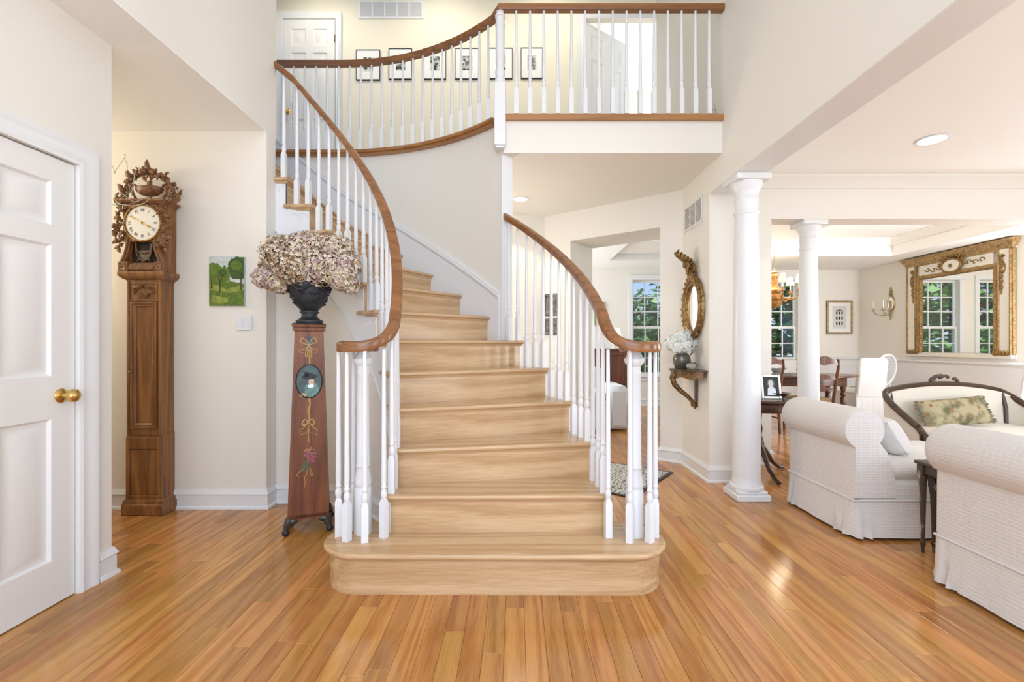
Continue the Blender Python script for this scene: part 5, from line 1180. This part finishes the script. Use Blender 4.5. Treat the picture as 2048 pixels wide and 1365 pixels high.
# ---- ladder-back chairs
wood('chair_wood', (.17, .062, .03), (.085, .03, .015), .3, 'Z', 1.0); mat('rush', (.42, .30, .15), .8, var=.4, scale=(60, 60, 60))
def ladder(loc, rz, label):
    root = thing('ladder_back_chair', label, 'chair', loc, rz, 'ladder-back dining chairs')
    def back(z): return -.20-.10*max(0, (z-.45)/.6)**1.2
    for s_ in (-1, 1):
        MB().tube([(s_*.19, -.23, 0), (s_*.19, -.205, .25), (s_*.195, -.20, .45), (s_*.205, back(.7), .70), (s_*.215, back(.9), .90), (s_*.20, back(1.0), 1.0)], [.017, .02, .021, .020, .019, .017], 8).build('back_post', MT['chair_wood'], root)
        MB().tube([(s_*.22, .22, 0), (s_*.22, .235, .06), (s_*.21, .21, .28), (s_*.22, .215, .45)], [.022, .016, .022, .024], 8).build('leg', MT['chair_wood'], root)
        MB().tube([(s_*.195, -.205, .2), (s_*.21, .21, .2)], .011, 6).build('stretcher', MT['chair_wood'], root)
    MB().tube([(-.2, .0, .2), (.2, .0, .2)], .011, 6).build('stretcher', MT['chair_wood'], root)
    for zc, hh in ((.585, .045), (.74, .05), (.95, .075)):
        n = 16; rg = []
        for i in range(n+1):
            t = i/n; x = -.20+.40*t; top = zc+hh*.5+hh*.55*math.sin(PI*t)-hh*.16*math.sin(3*PI*t); bot = zc-hh*.45+hh*.28*abs(math.sin(2*PI*t)); y = back(zc)-.035*math.sin(PI*t)
            rg.append([(x, y-.008, bot), (x, y+.008, bot), (x, y+.008, top), (x, y-.008, top)])
        MB().loft(rg).build('slat', MT['chair_wood'], root)
    MB().loft([[(-.20, -.20, z), (.20, -.20, z), (.235, .235, z), (-.235, .235, z)] for z in (.425, .45, .462)]).build('rush_seat', MT['rush'], root)
    return root
ladder((4.06, 6.50, 0), 0, 'walnut ladder-back chair showing between far column and slipcovered chair')
ladder((3.33, 6.50, 0), 0, 'walnut ladder-back chair partly hidden behind the wall pier left of far column')
# ---- white slipcovered chair at the table end
WC = thing('slipcovered_chair', 'white slipcovered dining chair at the right end of the table', 'chair', (5.36, 7.36, 0), R(5))
def pleat(w_, d_, z0, z1, fl, n=72, amp=.008):
    rg = []
    for z, k in ((z0, 1), ((z0+z1)/2, .5), (z1, 0)):
        ring = []
        for i in range(n):
            t = i/n*4; s_ = int(t); f_ = t-s_; e_ = fl*k; x0, y0 = [(-1, -1), (1, -1), (1, 1), (-1, 1)][s_]; x1, y1 = [(1, -1), (1, 1), (-1, 1), (-1, -1)][s_]
            x, y = x0+(x1-x0)*f_, y0+(y1-y0)*f_; q = amp*k*math.sin(i*1.9); ring.append((x*(w_+e_+q), y*(d_+e_+q), z))
        rg.append(ring)
    return MB().loft(rg, caps=False)
pleat(.235, .235, .01, .46, .03).build('skirt', MT['slip'], WC); MB().box(-.24, -.24, .42, .24, .24, .49, .03).build('seat', MT['slip'], WC)
def rrect(w_, y0, y1, z, r_=.03):
    y1 = max(y1, y0+.012); r_ = min(r_, (y1-y0)*.49); pts = []
    for cx_, cy_, a0 in ((w_-r_, y1-r_, 0), (-w_+r_, y1-r_, 90), (-w_+r_, y0+r_, 180), (w_-r_, y0+r_, 270)): pts += [(x, y, z) for x, y in arc(cx_, cy_, r_, a0, a0+90, 4)]
    return pts
MB().loft([rrect(.235-q, y0+.004*math.sin(z*40), y0+t, z) for y0, t, z, q in ((-.25, .075, .40, 0), (-.262, .08, .52, .004), (-.27, .08, .6, 0), (-.285, .08, .72, .005), (-.30, .08, .84, .003), (-.312, .078, .93, .004), (-.312, .06, .965, .016), (-.305, .035, .985, .04), (-.295, .012, .99, .06))]).build('backrest', MT['slip'], WC, ang=60)
# ---- oval cane-back chairs
mat('grey_paint', (.74, .76, .79), .45); mat('cane', (.70, .70, .70), .7)
def ovalchair(loc, rz, label):
    root = thing('oval_back_chair', label, 'chair', loc, rz, 'pale oval-back chairs')
    for s_ in (-1, 1):
        MB().lathe([(.012, 0), (.02, .03), (.024, .38), (.03, .40), (.03, .44)], c=(s_*.2, .2, 0), n=10).build('leg', MT['grey_paint'], root); MB().tube([(s_*.17, -.26, 0), (s_*.17, -.2, .44)], [.014, .022], 8).build('leg', MT['grey_paint'], root)
        MB().tube([(s_*.15, -.2, .44), (s_*.13, -.225, .56)], .016, 7).build('back_support', MT['grey_paint'], root)
    MB().box(-.235, -.235, .40, .235, .235, .46, .02).build('seat_rail', MT['grey_paint'], root); MB().box(-.22, -.21, .45, .22, .225, .50, .024).build('seat', MT['slip'], root)
    M = T(0, -.25, .77, rx=.16)
    MB().tube([(.215*math.cos(2*PI*i/40), 0, .26*math.sin(2*PI*i/40)) for i in range(40)], .020, 8, loop=True, M=M).build('back_frame', MT['grey_paint'], root)
    cn = MB()
    for i in range(1, 18):
        u = -1+2*i/18; q = math.sqrt(1-u*u)
        cn.tube([(.2*u, 0, -.245*q), (.2*u, 0, .245*q)], .0032, 4, M=M).tube([(-.2*q, .003, .245*u), (.2*q, .003, .245*u)], .0032, 4, M=M)
    o = cn.build('cane_weave', MT['cane'], root); o['kind'] = 'stuff'
ovalchair((6.02, 7.98, 0), R(15), 'pale grey oval-back chair behind the white slipcovered chair'); ovalchair((6.17, 6.0, 0), R(35), 'pale grey oval cane-back chair at the right edge below the gilt mirror')
# ================================================================== LIVING ROOM
def quilt_mat():
    m = bpy.data.materials.new('quilt'); m.use_nodes = True; N = m.node_tree.nodes; L = m.node_tree.links; b = N['Principled BSDF']; b.inputs['Base Color'].default_value = (.68, .645, .62, 1); b.inputs['Roughness'].default_value = .9; b.inputs['Sheen Weight'].default_value = .2
    t = N.new('ShaderNodeTexCoord'); mp = N.new('ShaderNodeMapping'); mp.inputs['Scale'].default_value = (34, 34, 60); L.new(t.outputs['Object'], mp.inputs[0])
    v = N.new('ShaderNodeTexVoronoi'); v.inputs['Scale'].default_value = 1; v.inputs['Randomness'].default_value = .25; L.new(mp.outputs[0], v.inputs[0])
    n = N.new('ShaderNodeTexNoise'); n.inputs['Scale'].default_value = 9; L.new(t.outputs['Object'], n.inputs[0])
    a = N.new('ShaderNodeMath'); a.operation = 'MULTIPLY_ADD'; a.inputs[1].default_value = -.7; L.new(v.outputs['Distance'], a.inputs[0]); L.new(n.outputs['Fac'], a.inputs[2])
    bp = N.new('ShaderNodeBump'); bp.inputs['Strength'].default_value = .75; bp.inputs['Distance'].default_value = .006; L.new(a.outputs[0], bp.inputs['Height']); L.new(bp.outputs[0], b.inputs['Normal']); MT['quilt'] = m
quilt_mat()
def slipper(loc, label):
    """rolled-back chair; back plane at x = 0 facing the stairs, seat towards +x, y from 0 to w"""
    root = thing('rolled_back_chair', label, 'chair', loc, 0, 'white rolled-back chairs'); w_ = .69
    # profile of the back in x, z
    prof = []
    for i in range(15):
        a = R(-60+(-255)*i/14) if False else None
    out = [(.0, .24), (.002, .50), (.004, .56)]
    cxr, czr, rr = .062, .672, .126
    for i in range(17):
        a = R(222-262*i/16); out.append((cxr+rr*math.cos(a), czr+rr*math.sin(a)))
    out += [(.205, .53), (.235, .44), (.255, .36), (.26, .24)]
    rings = []
    for y, k in ((0, .955), (.012, .985), (.035, 1), (w_*.5, 1.0), (w_-.035, 1), (w_-.012, .985), (w_, .955)):
        rings.append([(.1+(x-.1)*k, y, .55+(z-.55)*k) for x, z in out])
    MB().loft(rings).build('backrest', MT['quilt'], root, ang=50)
    MB().box(.02, .01, .20, .98, w_-.01, .36, .03).build('seat_base', MT['quilt'], root)
    MB().box(.22, .0, .35, 1.0, w_, .475, .045).build('seat_cushion', MT['quilt'], root, ang=60)
    # skirt with corner pleats
    n = 132; rg = []; per = 2*(1.0+w_)
    for z, fl in ((.244, 0), (.18, .006), (.1, .016), (.018, .026)):
        ring = []
        for i in range(n):
            d = per*i/n; corner = min(abs(d-c) for c in (0, 1.0, 1.0+w_, 2.0+w_, per)); q = fl+(.020*fl/.026*math.sin(d*95) if corner < .13 else .003*fl/.026*math.sin(d*23))
            if d < 1.0: p = (d, -q)
            elif d < 1.0+w_: p = (1.0+q, d-1.0)
            elif d < 2.0+w_: p = (2.0+w_-d, w_+q)
            else: p = (-q, per-d)
            ring.append((p[0], p[1], z))
        rg.append(ring)
    MB().loft(rg, caps=False).build('skirt', MT['quilt'], root, ang=80)
    MB().tube([(-.003+1.006*i/24, -.003, .238) for i in range(24)]+[(1.003, -.003+(w_+.006)*i/16, .238) for i in range(16)]+[(1.003-1.006*i/24, w_+.003, .238) for i in range(24)]+[(-.003, w_+.003-(w_+.006)*i/16, .238) for i in range(16)], .007, 6, loop=True).build('welt', MT['quilt'], root)
    for x in (.06, .94):
        for y in (.06, w_-.06): MB().box(x-.025, y-.025, 0, x+.025, y+.025, .21, .004).build('leg', MT['ink'], root)
    return root
slipper((2.066, 2.868, 0), 'white quilted rolled-back chair farther away beside the white column')
slipper((2.112, 1.675, 0), 'white quilted rolled-back chair nearest the camera at the right edge')
def cushion(name, label, c, sx_, sy_, sz_, M, m, fringe=None, n=14):
    root = thing(name, label, 'cushion', c); rings = []
    mb = MB(); g = []
    for i in range(n+1):
        for j in range(n+1):
            u, v = -1+2*i/n, -1+2*j/n; t = (max(0, (1-u**4)*(1-v**4)))**.5; k = 1-.06*(1-abs(u))*abs(v)
            g.append((sx_*u*(1-.05*(1-v*v)), sz_*v*(1-.05*(1-u*u)), sy_*t))
    vs = [(x, -t, z) for x, z, t in g]+[(x, t, z) for x, z, t in g]; fs = []; N_ = n+1
    for i in range(n):
        for j in range(n):
            q = (i*N_+j, i*N_+j+1, (i+1)*N_+j+1, (i+1)*N_+j); fs += [q, tuple(x+N_*N_ for x in q)[::-1]]
    mb.add([tuple(M @ Vector(p)) for p in vs], fs).build('cover', m, root, ang=180)
    if fringe:
        fb = MB(); rr = random.Random(3)
        for s_ in (-1, 1):
            for k in range(26):
                z = sz_*(-1+2*k/25)*.97; p0 = M @ Vector((s_*sx_*.95, 0, z)); p1 = M @ Vector((s_*(sx_*.95+rr.uniform(.02, .035)), rr.uniform(-.01, .01), z+rr.uniform(-.012, .012))); fb.tube([p0, p1], [.006, .004], 5)
        o = fb.build('fringe', fringe, root); o['kind'] = 'stuff'
    return root
cushion('cushion', 'white quilted cushion leaning on the farther rolled-back chair', (2.475, 3.18, .592), .20, .085, .12, T(rz=R(90-14), rx=R(-30)), MT['quilt'])
tone = mat('tapestry', (.40, .34, .20), .9, col2=(.20, .19, .10), scale=(26, 26, 26)); mat('fringe_brown', (.20, .17, .12), .9)
# ---- nest of tables between the chairs
mat('worn_paint', (.075, .05, .034), .5, col2=(.42, .37, .30), scale=(22, 22, 9), detail=6)
MT['worn_paint'].node_tree.nodes['Color Ramp'].color_ramp.elements[0].position = .36; MT['worn_paint'].node_tree.nodes['Color Ramp'].color_ramp.elements[1].position = .42
def nest(loc, w_, d_, h_, label):
    root = thing('nesting_table', label, 'table', loc, 0, 'nest of painted tables')
    MB().box(-.012, -.012, h_-.018, w_+.012, d_+.012, h_, .005).build('top', MT['worn_paint'], root)
    MB().box(.012, .012, h_-.07, w_-.012, .028, h_-.018).box(.012, d_-.028, h_-.07, w_-.012, d_-.012, h_-.018).box(.012, .012, h_-.07, .028, d_-.012, h_-.018).box(w_-.028, .012, h_-.07, w_-.012, d_-.012, h_-.018).build('apron', MT['worn_paint'], root)
    for x in (.018, w_-.018):
        for y in (.018, d_-.018): MB().box(x-.02, y-.02, h_-.08, x+.02, y+.02, h_-.018, .003).lathe([(.007, 0), (.009, .03), (.016, .06), (.010, .065), (.018, h_-.12), (.022, h_-.10), (.022, h_-.08)], c=(x, y, 0), n=10).build('leg', MT['worn_paint'], root)
nest((2.312, 2.45, 0), .42, .26, .525, 'outer worn brown painted nesting table between the two white chairs'); nest((2.372, 2.485, 0), .30, .22, .45, 'inner worn painted nesting table under the outer one')
# ---- carved settee
wood('settee_wood', (.085, .05, .03), (.04, .024, .014), .35, 'X', 1.0)
SE = thing('settee', 'cream upholstered settee with dark carved wooden frame in the living room', 'settee', (4.07, 4.0, 0))
plan = []
for i in range(41):
    t = -1+2*i/40; a = abs(t); sg = 1 if t > 0 else -1
    if a < .6: x = .53*a/.6; y = .46; top = .835-.06*(a/.6)**2
    else:
        q = (a-.6)/.4; x = .53+.05*math.sin(min(1, q*2.5)*PI/2)+.06*q; y = .46-.46*(q**1.6); top = .775-.27*q**1.25
    plan.append((x*sg, y, top))
lean = .07
MB().loft([[(x, y-.045, .44), (x*1.0, y+lean*(z-.44)-.045, z-.035), (x, y+lean*(z-.44)+.03, z-.035), (x, y+.03, .33)] for x, y, z in plan]).build('back_upholstery', MT['cream_fabric'], SE)
MB().tube([(x, y+lean*(z-.44), z-.02) for x, y, z in plan], .026, 8, flat=1.1).build('top_rail', MT['settee_wood'], SE)
MB().tube([(x, y+.0, .325) for x, y, z in plan], .026, 8).build('lower_rail', MT['settee_wood'], SE)
for s_ in (-1, 1):
    x, y, z = plan[0 if s_ < 0 else -1]
    MB().tube([(x, y+lean*(z-.44), z-.02), (x-s_*.01, y-.03, z-.07), (x-s_*.02, y-.01, z-.15), (x-s_*.01, y-.05, .42), (x-s_*.02, y-.10, .33)], [.026, .028, .024, .026, .026], 8).build('arm_support', MT['settee_wood'], SE)
    k = 32 if s_ > 0 else 8; x, y, z = plan[k]; MB().tube([(x, y-.03+lean*(z-.44), z-.03), (x, y-.045, .60), (x, y-.05, .44)], .017, 7).build('back_divider', MT['settee_wood'], SE)
    for px_, py_ in ((s_*.58, -.10), (s_*.50, .46)): MB().tube([(px_, py_, .32), (px_+s_*.01, py_-.015, .22), (px_, py_, .10), (px_+s_*.01, py_-.02, .0)], [.034, .026, .018, .022], 8).build('leg', MT['settee_wood'], SE)
MB().box(-.62, -.13, .28, .62, -.09, .345, .012).build('seat_rail', MT['settee_wood'], SE)
MB().loft([[(-.62*k, -.12*k+.16*(1-k), z), (.62*k, -.12*k+.16*(1-k), z), (.54*k, .43*k+.16*(1-k), z), (-.54*k, .43*k+.16*(1-k), z)] for k, z in ((1, .32), (1.0, .40), (.985, .435), (.93, .455))]).build('seat', MT['cream_fabric'], SE)
mb = MB(); rr = random.Random(8)
for i in range(24): t = rr.uniform(-1, 1); mb.ell((t*.13, .46+lean*.4-.015, .855+.035*(1-t*t)+rr.uniform(-.014, .012)), (.02, .014, .016), 7, 5)
mb.build('crest_carving', MT['settee_wood'], SE)['kind'] = 'stuff'
def tap_mat():
    m = bpy.data.materials.new('tapestry_floral'); m.use_nodes = True; N = m.node_tree.nodes; L = m.node_tree.links; b = N['Principled BSDF']; b.inputs['Roughness'].default_value = .95
    t = N.new('ShaderNodeTexCoord'); v = N.new('ShaderNodeTexVoronoi'); v.inputs['Scale'].default_value = 13; L.new(t.outputs['Object'], v.inputs[0])
    n = N.new('ShaderNodeTexNoise'); n.inputs['Scale'].default_value = 11; n.inputs['Detail'].default_value = 3; L.new(t.outputs['Object'], n.inputs[0])
    r1 = N.new('ShaderNodeValToRGB'); L.new(n.outputs['Fac'], r1.inputs[0]); e_ = r1.color_ramp.elements; e_[0].position = .38; e_[0].color = (.16, .15, .075, 1); e_[1].position = .55; e_[1].color = (.46, .40, .25, 1)
    r2 = N.new('ShaderNodeValToRGB'); L.new(v.outputs['Distance'], r2.inputs[0]); r2.color_ramp.elements[0].position = .18; r2.color_ramp.elements[0].color = (1, 1, 1, 1); r2.color_ramp.elements[1].position = .26; r2.color_ramp.elements[1].color = (0, 0, 0, 1)
    mx = N.new('ShaderNodeMix'); mx.data_type = 'RGBA'; L.new(r2.outputs[0], mx.inputs[0]); L.new(r1.outputs[0], mx.inputs[6]); mx.inputs[7].default_value = (.34, .17, .085, 1); L.new(mx.outputs[2], b.inputs['Base Color']); MT['tapestry_floral'] = m
tap_mat()
cushion('cushion', 'floral tapestry cushion with fringe leaning on the cream settee', (3.98, 4.265, .58), .31, .06, .13, T(ry=R(-5), rx=R(-24)), MT['tapestry_floral'], MT['fringe_brown'])
# ---- tripod table with photograph behind the column
wood('dark_mahogany', (.075, .032, .018), (.035, .015, .009), .2, 'X', 1.0)
TT = thing('tripod_table', 'dark wooden tripod side table between the column and wall pier', 'table', (2.235, 4.33, 0))
MB().lathe([(.001, .67), (.25, .67), (.262, .675), (.265, .688), (.258, .697), (.001, .697)], n=40).build('tabletop', MT['dark_mahogany'], TT)
MB().lathe([(.235, .59), (.24, .60), (.24, .66), (.22, .67)], n=40).build('drum', MT['dark_mahogany'], TT)
MB().lathe([(.03, .20), (.05, .23), (.045, .30), (.025, .36), (.035, .42), (.022, .48), (.03, .56), (.06, .59), (.001, .59)], n=18).build('column_stem', MT['dark_mahogany'], TT)
for k in range(3):
    M = Matrix.Rotation(R(28)+k*2*PI/3, 4, 'Z'); MB().tube([(.025, 0, .27), (.10, 0, .20), (.20, 0, .09), (.30, 0, .03), (.36, 0, .022), (.375, 0, .022)], [.028, .026, .021, .018, .019, .012], 8, M=M).build('leg', MT['dark_mahogany'], TT)
root = thing('photo_frame', 'silver framed black and white portrait standing on the tripod table', 'photo frame', (2.33, 4.28, .698), R(-8))
M = T(0, 0, .002, rx=R(-12)); w_, h_ = .085, .215
MB().box(-w_+.012, -.004, .012, w_-.012, .004, h_-.012, M=M).build('print_backdrop', MT['ink'], root)
f_ = MB().box(-w_, -.008, 0, -w_+.02, .010, h_, .003, M=M).box(w_-.02, -.008, 0, w_, .010, h_, .003, M=M).box(-w_+.02, -.008, 0, w_-.02, .010, .02, .003, M=M).box(-w_+.02, -.008, h_-.02, w_-.02, .010, h_, .003, M=M); f_.build('frame', mat('silver', (.75, .74, .72), .25, .5), root)
def pf2(poly, y, nm, m_): n = len(poly); return MB().add([(x, y, z) for x, z in poly]+[(x, y+.0006, z) for x, z in poly], [tuple(range(n)), tuple(range(n, 2*n))]+[(i, (i+1) % n, n+(i+1) % n, n+i) for i in range(n)], M).build(nm, MT[m_], root)
pf2(blob(.0, .135, .032, .045, 18, 1, .08), -.0048, 'printed_hair', 'vent_dark'); pf2(blob(-.002, .138, .02, .03, 18, 2, .05), -.0056, 'printed_face', 'print_grey'); pf2([(-.035, .03), (.045, .03), (.035, .09), (.01, .11), (-.012, .11), (-.03, .09)], -.0052, 'printed_shoulders', 'grey_metal')
pl = MB().lathe([(.03, 0), (.03, .006), (.018, .012), (.05, .03), (.085, .05), (.083, .052), (.04, .034), (.001, .026)], n=28).build('dish', MT['dark_mahogany']); pl.location = (2.425, 4.30, .698); tag(pl, 'dark footed dish on the right side of the tripod table', 'dish')
